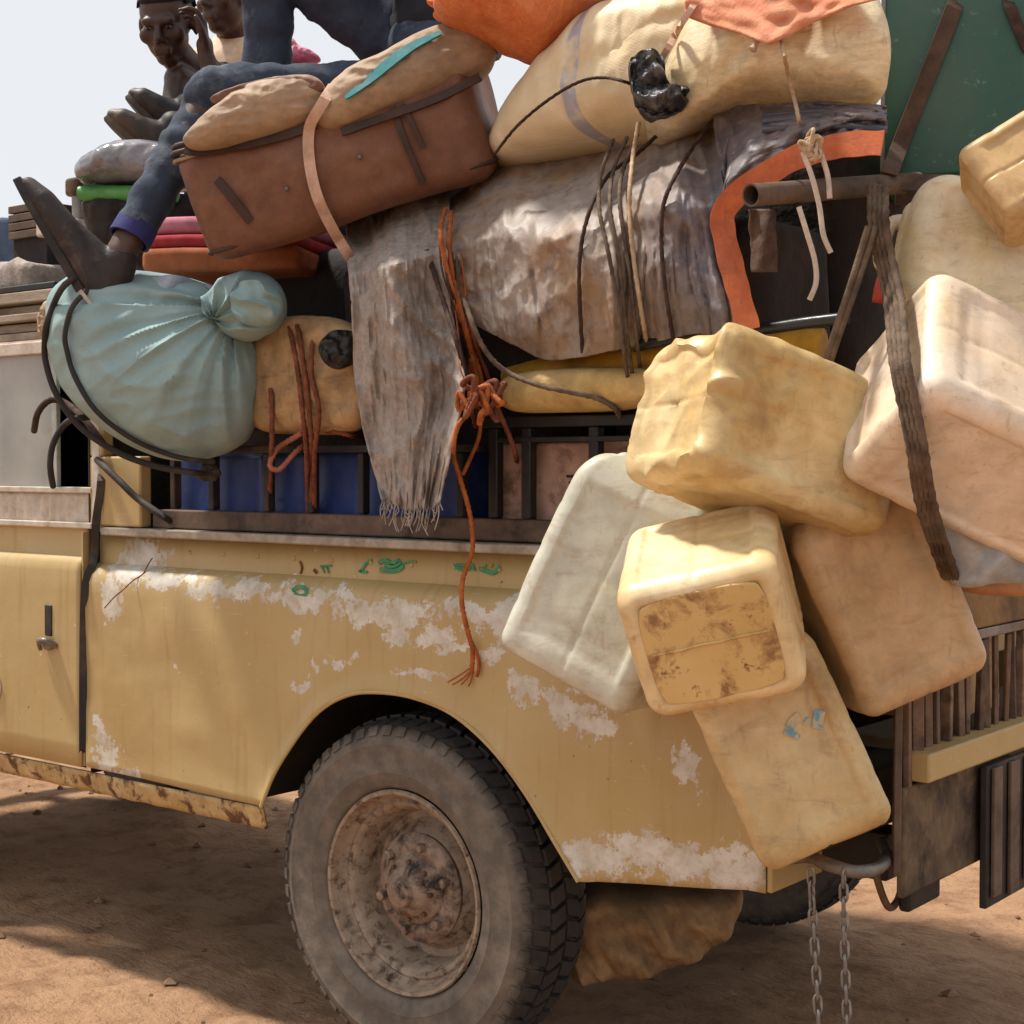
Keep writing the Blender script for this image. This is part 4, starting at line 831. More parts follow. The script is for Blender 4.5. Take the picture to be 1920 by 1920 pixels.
# ------------------------------------------------------------------ jerrycans
def canmat(nm, c1, c2, c3, dirt=(.5,.7), sss=0, extra=None, dsc=5):
    return pm(nm, c1, c2, c3, scale=5, rough=.42, mott=(18,.12), bs=14, bst=.12, bd=.006, dirt=dirt, dscale=dsc, sss=sss, spec=.4, scuff=(.34,(150,114,76)))
def jerry(c, axis, face, L, W_, T, mt, label, seed, dent=.006, crush=0, marks=None, top=True, lean=None, seam=False, taper=.0):
    """plastic canister: local x = base to top, y = broad side, z = broad face towards 'face'"""
    z = (face - axis*face.dot(axis)).normalized(); x = axis.normalized(); y = z.cross(x)
    Mx = Matrix(((x.x,y.x,z.x,c.x),(x.y,y.y,z.y,c.y),(x.z,y.z,z.z,c.z),(0,0,0,1)))
    root = thing('jerrycan', c - V((0,0,L*.3)), label, 'jerrycan', 'plastic jerrycans tied to the rear corner')
    def fn(p, q):
        s_ = 1.0
        if q.x > .62: s_ = 1-.30*((q.x-.62)/.38)**2          # sloping shoulders
        s_ *= 1-taper*(q.x*.5+.5)
        p = V((p.x, p.y*s_, p.z*s_))
        gro = 0
        for g_ in (-.55, -.05, .40): gro += math.exp(-((q.x-g_)/.045)**2)
        n_ = V((0, p.y, p.z)); n_ = n_.normalized() if n_.length > 1e-6 else V((0,0,0))
        if abs(q.x) < .97: p -= n_*gro*.0016
        if abs(q.z) > .9 or abs(q.x) > .97: p -= V((p.x/abs(p.x)*.002 if abs(q.x) > .97 else 0, 0, 0 if abs(q.x) > .97 else .0022*(1 if q.z > 0 else -1)))*math.exp(-(q.y/.035)**2)
        bul = (1-q.x**2)*.003
        if abs(q.x) < .97:
            for a_, b_, nv in ((q.z, q.y, V((0,0,1))), (q.y, q.z, V((0,1,0)))):
                if abs(a_) > .97:
                    e_ = max(abs(b_), abs(q.x*1.04+.06)); p -= nv*(.0055 if a_ > 0 else -.0055)*max(0, min(1, (.74-e_)/.06))
        p += n_*bul + V((fr(p.y*5+seed, p.z*5), fr(p.x*5, p.z*5+seed), fr(p.x*4+seed, p.y*5, seed)))*dent
        if crush and q.x < -.2:
            k = min(1, (-.2-q.x)/.3); w = abs(fr(p.x*9+seed, p.y*10, p.z*10, 2)); w2 = (1-abs(nz(p.y*14+p.x*8, p.z*15-p.x*6, seed)))**3-.4
            p += V((1*crush*(w-.15), -n_.y*crush*w*1.3, -n_.z*crush*w*1.3))*k + n_*w2*crush*.22*k
        if q.x < -.985:                                       # recessed base panel
            e = max(abs(q.y), abs(q.z)); p.x += .010*max(0, min(1, (.80-e)/.08))
        return p
    m = MB(); m.rbox((L/2, W_/2, T/2), min(.034, T*.16), 44, fn); obj('body', m.xf(Mx), mt, root)
    if seam:
        m = MB(); pts = []
        for k in range(24):
            w = k/24*2*math.pi; cx_, cy_ = math.cos(w), math.sin(w); e = 1/max(abs(cx_), abs(cy_))*.985
            e = min(e, 1.0/((abs(cx_)**6+abs(cy_)**6)**(1/6)))
            s_ = 1-.30*max(0, (cx_*e-.62)/.38)**2
            pts.append(V((cx_*e*(L/2+.001), cy_*e*(W_/2+.006)*s_, 0)))
        m.tube(pts, .0022, 6, closed=True); obj('mould_seam', m.xf(Mx), mt, root)
    m = MB(); m.lathe([(.020,0),(.020,.014),(.024,.014),(.024,.032),(.0,.034)], V((L/2-.012, W_*.24, 0)), V((1,0,0)), 20); obj('screw_cap', m.xf(Mx), marks or M['capred'], root)
    m = MB(); m.tube(cat([V((L/2-.02,-W_*.30,0)), V((L/2+.014,-W_*.26,0)), V((L/2+.022,-W_*.08,0)), V((L/2+.014,W_*.06,0)), V((L/2-.02,W_*.10,0))], 6), .014, 10); obj('handle', m.xf(Mx), mt, root)
    return root, Mx
M['capred'] = pm('faded_red_cap', (176,66,60), (196,90,80), scale=20, rough=.5)
ca = canmat('can_yellow', (220,198,152), (194,160,100), (160,124,78), (.60,.74))
cb_ = canmat('can_grey_clear', (206,204,190), (184,182,164), (200,178,124), (.56,.78))
cc_ = canmat('can_cream', (234,214,176), (212,180,124), (176,134,84), (.60,.76))
cd_ = canmat('can_sand', (212,188,142), (192,160,108), (158,126,84), (.58,.74))
ce_ = canmat('can_tan', (204,174,134), (190,156,114), (160,128,92), (.60,.78))
cf_ = canmat('can_white', (238,222,204), (222,198,168), (196,160,106), (.60,.8))
# a: big dented yellow can
jerry(at(1448,826,D=2.72), cvec(.86,-.30,-.42), cvec(.36,.10,.93), .43, .262, .262, ca, 'yellow jerrycan with crushed crumpled end, uppermost of the hanging cluster', 1.3, .003, .017)
# b: translucent greyish can against the truck side
jerry(at(1165,1085,D=2.93), cvec(.42,.90,.08), cvec(-.35,.10,.93), .43, .285, .20, cb_, 'translucent greyish jerrycan hanging flat against the truck side', 5.1, .004)
# c: can with its stained base to the front
rc, Mc = jerry(at(1338,1130,D=2.64), cvec(.14,.34,-.93), cvec(-.30,.88,.34), .34, .262, .236, cc_, 'cream jerrycan pointing its brown-stained base outwards', 7.7, .003)
# stained recessed base: a panel with its own dirt
t = NT('stained_base'); bc_ = t.mix(t.ramp(t.noise(6, 6), .35, .65), lin(216,184,124), lin(202,166,104))
stn = t.ramp(t.noise(17, 7, .70, None, .5), .50, .64); bc_ = t.mix(stn, bc_, lin(146,106,68)); bc_ = t.mix(t.ramp(t.noise(36, 6, .7), .60, .68), bc_, lin(112,70,44))
ms = t.put(bc_, .6, t.bump(t.noise(30, 6), .3, .004))
m = MB(); m.rbox((.004,.105,.094), .0035, 10, lambda p, q: V((p.x+.002*nz(p.y*20,p.z*20), p.y*(1-.10*abs(q.z)**4), p.z*(1-.10*abs(q.y)**4)))); m.xf(Matrix.Translation((-.166,0,0))); obj('base_panel', m.xf(Mc), ms, rc)
m = MB(); m.tube([V((-.1715,y,.004+.002*nz(y*30))) for y in [i/12*.19-.095 for i in range(13)]], .0022, 6); obj('base_groove', m.xf(Mc), ms, rc)
# d: lower can with blue mark
rd, Md = jerry(at(1468,1388,D=2.74), cvec(-.38,.88,-.18), cvec(-.20,.18,.95), .385, .238, .205, cd_, 'sand-coloured jerrycan with blue smear, lowest of the hanging cluster', 9.2, .003)
bl = pm('blue_smear', (96,150,180), (120,166,186), (190,170,130), scale=50, rough=.6, dirt=(.45,.55), dscale=60)
# e: smooth tan can at the rear corner
jerry(at(1634,1110,D=2.82), cvec(-.38,.90,.06), cvec(.10,.05,.99), .385, .25, .21, ce_, 'smooth tan jerrycan without marks beside the rear rack', 12.4, .004)
# f: large pale can, upper right
jerry(at(1872,800,D=2.62), cvec(.88,-.40,-.15), cvec(.16,.62,.76), .44, .29, .27, cf_, 'large pale jerrycan with whitish flat top held by the net strap', 15.2, .003)
# g: pale can with red cap
jerry(at(1890,520,D=2.74), cvec(-.90,.18,-.20), cvec(-.10,.30,.95), .40, .26, .22, canmat('can_milky', (228,214,190), (214,194,150), (196,160,100), (.55,.8)), 'milky jerrycan with red cap below the green metal box', 18.8, .004, marks=M['capred'])
# h: brown-yellow can corner, top right
jerry(at(1990,292,D=2.58), cvec(.86,.50,.05), cvec(-.3,.35,.88), .30, .16, .12, canmat('can_brown', (192,158,108), (204,170,120), (150,112,70), (.48,.68)), 'small brownish jerrycan wedged between green box and milky jerrycan', 21.1, .003)
# i: small tan can behind the rear rack
jerry(at(1790,1292,X=.99), V((0,0,1)), V((1,0,0)), .24, .17, .13, ce_, 'small tan jerrycan standing behind the rack bars', 24.1, .003)
# grey cloth under the pale can
m = MB(); m.pillow([(1755,985),(1800,965),(1900,972),(2000,990),(2010,1070),(1920,1092),(1860,1095),(1800,1100),(1775,1060)], 2.70, .06, .10, rings=24, disp=lambda x, y, w: .018*math.sin((x*.9+y*.35)*.075+2*nz(x*.02,y*.02))*.6+.02*fr(w.x*9,w.y*9,w.z*9), n=9)
tag(obj('cloth_bundle', m, pm('grey_blue_cloth', (176,182,186), (150,158,166), (196,182,170), scale=7, rough=.9)), 'grey folded cloth bundle below the large pale jerrycan', 'bundle')
m = MB(); m.pillow([(1750,970),(1775,960),(1800,1010),(1815,1050),(1800,1075),(1770,1040)], 2.74, .02, .03, rings=10); tag(obj('pink_cloth', m, pm('pale_pink_cloth', (206,178,162), (188,156,140), scale=9, rough=.9)), 'pale pink cloth corner beside the net strap', 'cloth')
m = MB(); m.pillow([(1790,1098),(1860,1085),(1940,1075),(2000,1080),(1990,1110),(1900,1118),(1820,1112)], 2.86, .04, .06, rings=10); tag(obj('orange_cloth', m, pm('dull_orange_cloth', (200,150,112), (180,128,92), scale=9, rough=.9)), 'dull orange cloth edge on top of the rear rack board', 'cloth')
# canvas-wrapped bundle slung under the body behind the wheel
def canv(x, y, w): return .020*math.sin(x*.055-y*.035+2.2*nz(x*.008, y*.012)) + .016*(1-abs(nz(x*.022-y*.012, y*.006, 1.)))**3 + .010*(1-abs(nz(x*.05-y*.03, y*.012, 6.)))**3 - .02*abs(nz(x*.01, y*.02, 8.))
m = MB(); m.pillow([(1060,1670),(1180,1658),(1300,1654),(1388,1664),(1372,1722),(1340,1760),(1290,1786),(1230,1806),(1160,1818),(1070,1820)], 3.62, .16, .16, rings=50, p=2.8, disp=canv, n=16)
cvb = tag(obj('canvas_bundle', m, pm('ochre_canvas', (168,136,98), (146,114,80), (104,78,58), scale=9, rough=.9, dirt=(.5,.75), dscale=9, bs=70, bst=.5)), 'ochre canvas bundle slung under the body behind the wheel', 'bundle')
# chains hanging from the bumper pipe
def chain(pts, label):
    P_ = cat(pts, 60); L = 0; out = [P_[0]]
    for a in P_[1:]:
        if (a-out[-1]).length > .0235: out.append(a)
    root = thing('chain', out[-1], label, 'chain', 'chains hanging from the bumper pipe')
    m = MB(); lk = []
    for k in range(16):
        w = 2*math.pi*k/16; lk.append(V((0, .0065*math.cos(w), .0105*math.sin(w)+(.006 if math.sin(w) > 0 else -.006))))
    m.tube(lk, .0026, 6, closed=True); first = None
    for i in range(len(out)-1):
        c_ = (out[i]+out[i+1])/2; t_ = (out[i+1]-out[i]).normalized()
        if first is None: o = obj('link', m, M['steel'], None); first = o
        else: o = bpy.data.objects.new('link', first.data); COL.objects.link(o)
        rot = t_.to_track_quat('Z', 'Y').to_matrix().to_4x4() @ Matrix.Rotation(math.pi/2*(i % 2)+.4, 4, 'Z')
        o.parent = root; o.matrix_parent_inverse = Matrix.Translation(-root.location); o.matrix_basis = Matrix.Translation(c_) @ rot
chain([at(1520,1630,D=2.72), at(1524,1720,D=2.72), at(1530,1820,D=2.71), at(1538,2000,D=2.70), at(1542,2200,D=2.70)], 'steel chain hanging from the bumper pipe, nearer to the body panel')
chain([at(1582,1634,D=2.70), at(1582,1720,D=2.70), at(1585,1820,D=2.69), at(1590,2000,D=2.68), at(1592,2200,D=2.68)], 'steel chain hanging from the bumper pipe, nearer to the rear rack')
# ------------------------------------------------------------------ passengers
M['skin'] = pm('dark_skin', (58,38,30), (72,48,38), (84,58,46), scale=8, rough=.5, bs=60, bst=.1, bd=.002, spec=.45)
M['jeans'] = pm('blue_jeans', (38,46,62), (56,66,84), (112,120,130), scale=7, rough=.85, dirt=(.54,.75), dscale=6, bs=120, bst=.35, bd=.003)
M['jeans2'] = pm('faded_grey_jeans', (52,62,78), (78,88,98), (116,122,124), scale=6, rough=.85, dirt=(.5,.75), dscale=6, bs=120, bst=.35, bd=.003)
M['navy'] = pm('dark_navy_cloth', (28,28,38), (40,38,46), scale=8, rough=.9, bs=80)
M['shoe'] = pm('worn_dark_leather', (38,30,30), (54,44,42), (104,92,84), scale=10, rough=.55, dirt=(.52,.75), dscale=9, bs=60, bst=.4)
M['hair'] = pm('short_black_hair', (18,15,14), (28,24,22), scale=60, rough=.9, bs=300, bst=.7, bd=.004)
def limb(m, *pr):
    for (p, r), (q, s_) in zip(pr[:-1], pr[1:]): m.cap(p, r, q, s_)
def hand(m, wrist, fwd, palm_n, s_=1.0, curl=.5):
    f_ = fwd.normalized(); n_ = (palm_n - f_*palm_n.dot(f_)).normalized(); a = f_.cross(n_)
    m.cap(wrist, .024*s_, wrist+f_*.03, .026*s_)
    for k in (-1.5,-.5,.5,1.5): m.cap(wrist+f_*.02+a*k*.012, .014*s_, wrist+f_*.085+a*k*.020, .0115*s_, 10)
    for k, L in ((-1.5,.058),(-.5,.072),(.5,.078),(1.5,.070)):
        p = wrist+f_*.085+a*k*.021; q = p+(f_*math.cos(curl*.6)+n_*math.sin(curl*.6))*L*.5+a*k*.003; r = q+(f_*math.cos(curl*1.5)+n_*math.sin(curl*1.5))*L*.32; e = r+(f_*math.cos(curl*2.2)+n_*math.sin(curl*2.2))*L*.25
        m.cap(p, .0095*s_, q, .009*s_, 10); m.cap(q, .009*s_, r, .0082*s_, 10); m.cap(r, .0082*s_, e, .007*s_, 10)
    p = wrist+f_*.03+a*.026; q = p+f_*.035+a*.026+n_*.012; r = q+f_*.03+a*.006+n_*.012
    m.cap(p, .012*s_, q, .011*s_, 10); m.cap(q, .011*s_, r, .009*s_, 10)
def head(m, c, fwd, up):
    f_ = fwd.normalized(); r_ = f_.cross(up).normalized(); u_ = r_.cross(f_)
    B = Matrix(((r_.x,f_.x,u_.x),(r_.y,f_.y,u_.y),(r_.z,f_.z,u_.z)))
    L = lambda x, y, z: c + B @ V((x, y, z))
    m.ell(L(0,-.012,.03), .076,.098,.088, B); m.ell(L(0,.024,-.030), .062,.066,.078, B); m.ell(L(0,.046,-.088), .034,.034,.026, B)
    m.cap(L(-.034,.082,.018), .014, L(.034,.082,.018), .014)            # brow
    m.cap(L(0,.088,.008), .009, L(0,.108,-.028), .013); m.ell(L(-.012,.094,-.034), .010,.010,.009, B); m.ell(L(.012,.094,-.034), .010,.010,.009, B)
    for s_ in (-1, 1):
        m.ell(L(s_*.046,.062,-.022), .022,.022,.024, B); m.ell(L(s_*.078,-.008,-.008), .010,.020,.033, B)
    m.cap(L(-.018,.088,-.058), .009, L(.018,.088,-.058), .009); m.cap(L(-.016,.087,-.070), .010, L(.016,.087,-.070), .010)
    return L, B
def finish_head(root, L, B):
    for s_ in (-1, 1):
        m = MB(); m.ell(L(s_*.030,.083,.000), .0105,.006,.0045, B, 12, 8); e = obj('eye', m, M['eye'], root)
        m = MB(); m.ell(L(s_*.030,.087,-.001), .005,.003,.0044, B, 10, 6); obj('pupil', m, M['hair'], e)
    m = MB(); m.ell(L(0,-.018,.036), .081,.100,.088, B, 28, 18)
    m.v = [p for p in m.v]
    keep = []
    Bi = B.inverted(); c0 = L(0,0,0)
    for q in m.f:
        ctr = sum((Bi @ (m.v[i]-c0) for i in q), V((0,0,0)))/len(q)
        if ctr.z > .055-.35*(-ctr.y if ctr.y < 0 else -ctr.y*.4): keep.append(q)
    m.f = keep; obj('hair', m, M['hair'], root, solid=.006)
M['eye'] = pm('eye_white', (112,98,90), (96,82,76), scale=30, rough=.2, bst=0)
def foot_shoe(root, heel, toe, sole_n, mt, nm='shoe', w=.045, sole=True, hh=.05):
    """heel, toe: points on the sole; sole_n: direction the sole faces"""
    a = (toe-heel); L_ = a.length; a.normalize(); n_ = -(sole_n - a*sole_n.dot(a)).normalized(); s_ = a.cross(n_)
    m = MB(); P = lambda t, h, k=0: heel + a*(t*L_) + n_*h + s_*k
    for k in (-.010, .010):
        limb(m, (P(.09,.042,k), .036), (P(.35,.042,k), .038), (P(.60,.040,k*1.6), .037), (P(.80,.032,k*1.8), .030), (P(.93,.022,k), .020))
    limb(m, (P(.10,.045), .040), (P(.20,.085), .043), (P(.27,.115), .042)); limb(m, (P(.22,.085), .040), (P(.45,.060), .036), (P(.62,.042), .032))
    sh = obj(nm, m, mt, root, remesh=.006, sm=3)
    if sole:
        m = MB(); pts = [P(t, .004+.010*max(0, t-.75)*4*max(0,t-.75)) for t in [i/16 for i in range(17)]]
        ws = [.050+.030*math.sin(min(1, .15+t*1.1)*2.4)-.03*max(0, t-.85)/.15 for t in [i/16 for i in range(17)]]
        m.strap(pts, ws, .020, n_); obj('sole', m, M['rubber'], sh, bevel=.003)
        m = MB(); m.tube(cat([P(.40+.03*k, .072-.006*k, -.02) for k in range(2)]+[P(.47,.070,.02)], 3), .003, 6); obj('lace', m, M['twine'], sh)
        for k in range(3):
            m = MB(); m.tube(cat([P(.36+.07*k, .070-.010*k, -.026), P(.38+.07*k, .086-.012*k, 0), P(.40+.07*k, .070-.010*k, .026)], 4), .0028, 6); obj('lace', m, M['twine'], sh)
    return sh
# ---- passenger in jeans whose leg hangs over the side (torso above the picture's edge)
p1 = thing('person', at(760,110,D=3.98), 'passenger in blue jeans and dark shoes, one leg hanging over the mint bundle', 'person', 'passengers riding on the load')
J = dict(hc=at(812,95,D=4.06), ch=at(850,-130,D=4.12), nk=at(845,-280,D=4.10), hA=at(770,160,D=3.98), kA=at(394,180,D=3.74), aA=at(226,478,D=3.60), hB=at(780,100,D=4.16), kB=at(508,-82,D=4.06), aB=at(497,240,D=4.16),
         sL=at(745,-200,D=4.04), sR=at(950,-205,D=4.18), eL=at(680,-70,D=3.98), eR=at(975,-60,D=4.16), wL=at(590,-150,D=3.96), wR=at(940,40,D=4.06))
m = MB()
limb(m, (J['hc'], .10), (J['hc'].lerp(J['ch'], .5), .105), (J['ch'], .12), (J['nk'], .055)); limb(m, (J['sL'], .055), (J['sR'], .055))
for h_, k_, a_ in (('hA','kA','aA'),('hB','kB','aB')): limb(m, (J[h_], .066), (J[k_], .044), (J[a_], .036))
limb(m, (J['aA'], .036), (at(206,520,D=3.60), .034)); limb(m, (J['aB'], .036), (at(494,275,D=4.15), .032))
for s_, e_, w_ in (('sL','eL','wL'),('sR','eR','wR')): limb(m, (J[s_], .050), (J[e_], .040), (J[w_], .028))
hand(m, J['wL'], cvec(-.8,-.2,.3), cvec(0,-1,0)); hand(m, J['wR'], cvec(-.3,-.9,.2), cvec(-.5,0,.8))
hcen = J['nk'] + V((0,0,.15)); L_, B_ = head(m, hcen, cvec(-.8,-.1,.5), V((0,0,1)))
obj('body', m, M['skin'], p1, remesh=.007); finish_head(p1, L_, B_)
def leg_cloth(ks, mt, seed, nm='trouser_leg'):
    m = MB(); pts = []; rr = []
    P_ = cat([k for k, r in ks], 14); n_ = len(P_)
    rs = [r for k, r in ks]
    for i, p in enumerate(P_):
        t_ = i/(n_-1)*(len(rs)-1); k = min(int(t_), len(rs)-2); rr.append(lerp(rs[k], rs[k+1], t_-k)+.004*nz(i*.9, seed)+.003*math.sin(i*1.3+seed))
    m.tube(P_, rr, 26)
    return m
mA = leg_cloth([(J['hA'], .078), (J['hA'].lerp(J['kA'], .5), .064), (J['kA']+V((.03,0,.012)), .056), (J['kA']+V((-.012,0,-.03)), .055), (J['kA'].lerp(J['aA'], .4), .052), (J['kA'].lerp(J['aA'], .86), .045)], M['jeans'], 1.)
mB = leg_cloth([(J['hB'], .10), (J['hB'].lerp(J['kB'], .5), .085), (J['kB'], .072), (J['kB'].lerp(J['aB'], .4), .066), (J['aB'], .060)], M['jeans'], 4.)
m = MB(); m.add(mA.v, mA.f); m.add(mB.v, mB.f); m.ell(J['hc'], .14,.12,.10); jo = obj('jeans', m, M['jeans'], p1, remesh=.007, sm=2); puff(jo, .05, .012)
m = MB(); cf = J['kA'].lerp(J['aA'], .86); ax_ = (J['aA']-J['kA']).normalized(); m.lathe([(.043,-.02),(.049,-.02),(.050,.022),(.044,.022)], cf, ax_, 28, True); obj('cuff', m, pm('indigo_cuff', (40,40,92), (54,54,112), scale=20, rough=.85), p1)
m = MB(); limb(m, (J['hc'].lerp(J['ch'], .2), .125), (J['hc'].lerp(J['ch'], .5), .135), (J['ch'], .15), (J['nk']-V((0,0,.03)), .07)); limb(m, (J['sL'], .07), (J['sR'], .07)); limb(m, (J['sL'], .066), (J['eL'], .055)); limb(m, (J['sR'], .066), (J['eR'], .055))
puff(obj('shirt', m, M['navy'], p1, remesh=.010), .06, .03)
foot_shoe(p1, at(182,604,D=3.60), at(28,338,D=3.56), cvec(-.86,-.5,.12), M['shoe'])
m = MB(); m.strap([at(150,545,D=3.53), at(172,572,D=3.535), at(196,600,D=3.545)], .008, .012, -FW); obj('insole', m, M['dirty_white'], p1)
foot_shoe(p1, at(530,300,D=4.16), at(430,310,D=4.10), V((0,0,-1)), M['shoe'], sole=False)
# ---- passenger looking down, bare head, hand raised
p3 = thing('person', at(450,330,D=4.75), 'bare-headed passenger looking down with one hand raised near the face', 'person', 'passengers riding on the load')
K = dict(nk=at(352,128,D=4.66), ch=at(412,210,D=4.78), hc=at(470,320,D=4.80), s1=at(336,150,D=4.55), e1=at(322,225,D=4.50), w1=at(350,300,D=4.42), s2=at(430,150,D=4.66), e2=at(412,185,D=4.46), w2=at(386,104,D=4.44))
m = MB()
limb(m, (K['hc'], .12), (K['ch'], .13), (K['nk'], .052)); limb(m, (K['s1'], .045), (K['ch'], .08)); limb(m, (K['s1'], .042), (K['e1'], .036), (K['w1'], .026)); limb(m, (K['s2'], .045), (K['e2'], .036), (K['w2'], .024))
hand(m, K['w2'], cvec(-.1,1,.1), cvec(-.9,.1,.3), .95, .8); hand(m, K['w1'], cvec(.3,-.9,.2), cvec(-.5,0,.8))
hd = at(314,44,D=4.52); limb(m, (K['nk'], .05), (hd-V((0,0,.06)), .05)); L_, B_ = head(m, hd, cvec(-.10,-.42,.90), cvec(-.08,.95,.30))
an1, an2 = at(318,262,D=4.40), at(312,305,D=4.36); kn = at(420,240,D=4.40); kn2 = at(410,280,D=4.36)
limb(m, (K['hc'], .09), (kn, .06), (an1, .042)); limb(m, (K['hc'], .09), (kn2, .06), (an2, .042))
obj('body', m, M['skin'], p3, remesh=.0055); finish_head(p3, L_, B_)
m = MB(); limb(m, (K['hc'], .14), (K['ch'], .15), (K['nk'].lerp(K['ch'], .5), .10)); puff(obj('shirt', m, M['navy'], p3, remesh=.010), .06, .03)
m = MB(); limb(m, (K['hc'], .11), (kn, .072), (an1.lerp(kn, .12), .055)); limb(m, (K['hc'], .11), (kn2, .072), (an2.lerp(kn2, .12), .055)); puff(obj('trousers', m, M['navy'], p3, remesh=.010), .05, .025)
foot_shoe(p3, at(322,275,D=4.42), at(236,182,D=4.38), cvec(-.72,-.66,.1), M['black'])
foot_shoe(p3, at(300,318,D=4.36), at(196,222,D=4.32), cvec(-.62,-.76,.1), M['black'])
# ---- passenger in pale orange shirt behind
p4 = thing('person', at(450,300,D=5.0), 'passenger in pale orange shirt behind the raised hand', 'person', 'passengers riding on the load')
m = MB(); hd4 = at(428,-2,D=4.82); nk4 = at(440,70,D=4.9); c4 = at(450,160,D=4.95); h4 = at(460,300,D=5.0)
limb(m, (h4, .13), (c4, .14), (nk4, .055), (hd4-V((0,0,.05)), .05)); L_, B_ = head(m, hd4, cvec(-.55,-.1,.8), V((0,0,1)))
sa, sb = at(385,125,D=4.92), at(525,125,D=5.0); limb(m, (sa, .05), (sb, .05)); ea, eb = at(378,240,D=4.85), at(535,240,D=4.95); limb(m, (sa, .05), (ea, .04), (at(420,300,D=4.75), .028)); limb(m, (sb, .05), (eb, .04), (at(500,300,D=4.8), .028))
hand(m, at(420,300,D=4.75), cvec(.8,-.3,.3), cvec(0,-1,0)); hand(m, at(500,300,D=4.8), cvec(-.8,-.3,.3), cvec(0,-1,0))
for dx in (-25, 45): limb(m, (h4, .09), (at(420+dx,280,D=4.62), .06), (at(410+dx,380,D=4.55), .045))
obj('body', m, M['skin'], p4, remesh=.006); finish_head(p4, L_, B_)
m = MB(); limb(m, (h4, .15), (c4, .16), (nk4.lerp(c4, .25), .075)); limb(m, (sa, .065), (sb, .065)); limb(m, (sa, .062), (ea, .055)); limb(m, (sb, .062), (eb, .055))
obj('shirt', m, pm('pale_orange_shirt', (232,206,186), (226,180,128), (236,222,214), scale=5, rough=.9), p4, remesh=.010)
m = MB()
for dx in (-25, 45): limb(m, (h4, .11), (at(420+dx,280,D=4.62), .072), (at(410+dx,370,D=4.55), .055))
obj('trousers', m, M['brown_cloth'], p4, remesh=.010)
sack('pink_scarf', [(522,108),(534,84),(548,72),(562,86),(585,96),(600,112),(560,124),(530,122)], 4.7, .04, .05, pm('pink_scarf', (206,110,140), (220,150,170), (170,60,100), scale=14, rough=.85), 'pink scarf heap behind the raised jeans leg', 'scarf', None, .02, 14, 2.)
# ------------------------------------------------------------------ ropes and straps laid over the load
bpy.context.view_layer.update(); DG = bpy.context.evaluated_depsgraph_get()
def lay(pts, off=.008, step=7, far=.25, smooth=3, dmax=None, tuck=(1, 1)):
    """a line drawn over the load: it rests on whatever lies under it and spans the gaps"""
    P_ = []
    for (a, b) in zip(pts[:-1], pts[1:]):
        pass
    C_ = cat([V((x, y, 0)) for x, y in pts], 10); L = 0; Q = [C_[0]]
    for p in C_[1:]:
        if (p-Q[-1]).length >= step: Q.append(p)
    Ds = []
    for p in Q:
        r = ray(p.x, p.y); ok, loc, n_, i_, o_, mx = S.ray_cast(DG, CAM, r.normalized()); d = (loc-CAM).dot(FW) if ok else 9
        if dmax: d = min(d, dmax if not callable(dmax) else dmax(p.x))
        Ds.append(d)
    n_ = len(Ds); wn_ = max(1, int(21/step)); mn = [min(Ds[max(0, i-wn_):i+wn_+1]) for i in range(n_)]
    gl = min(Ds)
    mn = [min(d, gl+far) for d in mn]
    for _ in range(smooth):
        mn = [(mn[max(0, i-1)]+mn[i]*2+mn[min(n_-1, i+1)])/4 for i in range(n_)]
    mn = [min(a, b) for a, b in zip(mn, [d+.0 for d in [min(Ds[max(0, i-1):i+2]) for i in range(n_)]])]
    mn = [d-off for d in mn]
    for k, e in enumerate((.045, .025, .008) if step > 5 else (.045, .04, .03, .022, .014, .006)):
        if tuck[0] and k < n_: mn[k] += e+off
        if tuck[1] and k < n_: mn[n_-1-k] += e+off
    return [at(q.x, q.y, D=d) for q, d in zip(Q, mn)]
def rope(name, pts, r, mt, label, group=None, cat_='rope', twist=True, **k):
    if twist: k.setdefault('step', 3.5)
    L = lay(pts, off=r+.003, **k); m = MB()
    m.tube(L, r, 12 if twist else 8, lobes=3 if twist else 0); return tag(obj(name, m, mt), label, cat_, group)
def strap_(name, pts, w, mt, label, group=None, th=.004, off=.006, nrm=None, **k):
    L = lay(pts, off=off, **k); m = MB(); m.strap(L, w, th, nrm or -FW); return tag(obj(name, m, mt, ang=35), label, 'strap', group)
M['palestrap'] = pm('pale_strap', (206,172,150), (186,150,128), scale=20, rough=.8, bs=200, bst=.4)
M['dkrope'] = pm('dark_brown_cord', (74,50,38), (52,36,30), scale=40, rough=.85, bs=300, bst=.4)
strap_('luggage_strap', [(626,160),(598,205),(580,242),(580,300),(594,366),(624,430),(662,492)], .024, M['palestrap'], 'pale beige strap falling over the front of the suitcase')
strap_('sack_strap', [(1312,-10),(1275,50),(1240,112)], .012, M['palestrap'], 'narrow pale strap pulled over the plump cream sack')
rope('twine', [(1198,228),(1186,300),(1180,390),(1188,480),(1202,580),(1214,652)], .0042, M['twine'], 'long pale twine hanging from the torn sack over the tarpaulin', far=.12, tuck=(0,1))
rope('cord', [(1186,158),(1140,146),(1090,152),(1030,186),(970,236),(928,288)], .003, M['dkrope'], 'thin brown cord arching across the striped cream sack')
tw = rope('twine', [(1462,62),(1478,140),(1494,205),(1504,262)], .0035, M['twine'], 'pale twine running down the plump cream sack to the webbing knot')
m = MB()
for k in range(6):
    c_ = at(1520+random.uniform(-12,12), 278+random.uniform(-14,14), D=2.66); lp = [c_+V((random.uniform(-.016,.016), random.uniform(-.012,.006), random.uniform(-.02,.02))) for _ in range(5)]
    m = MB(); m.tube(cat(lp, 5, True), .0035, 6, closed=True); obj('knot_loop', m, M['twine'], tw)
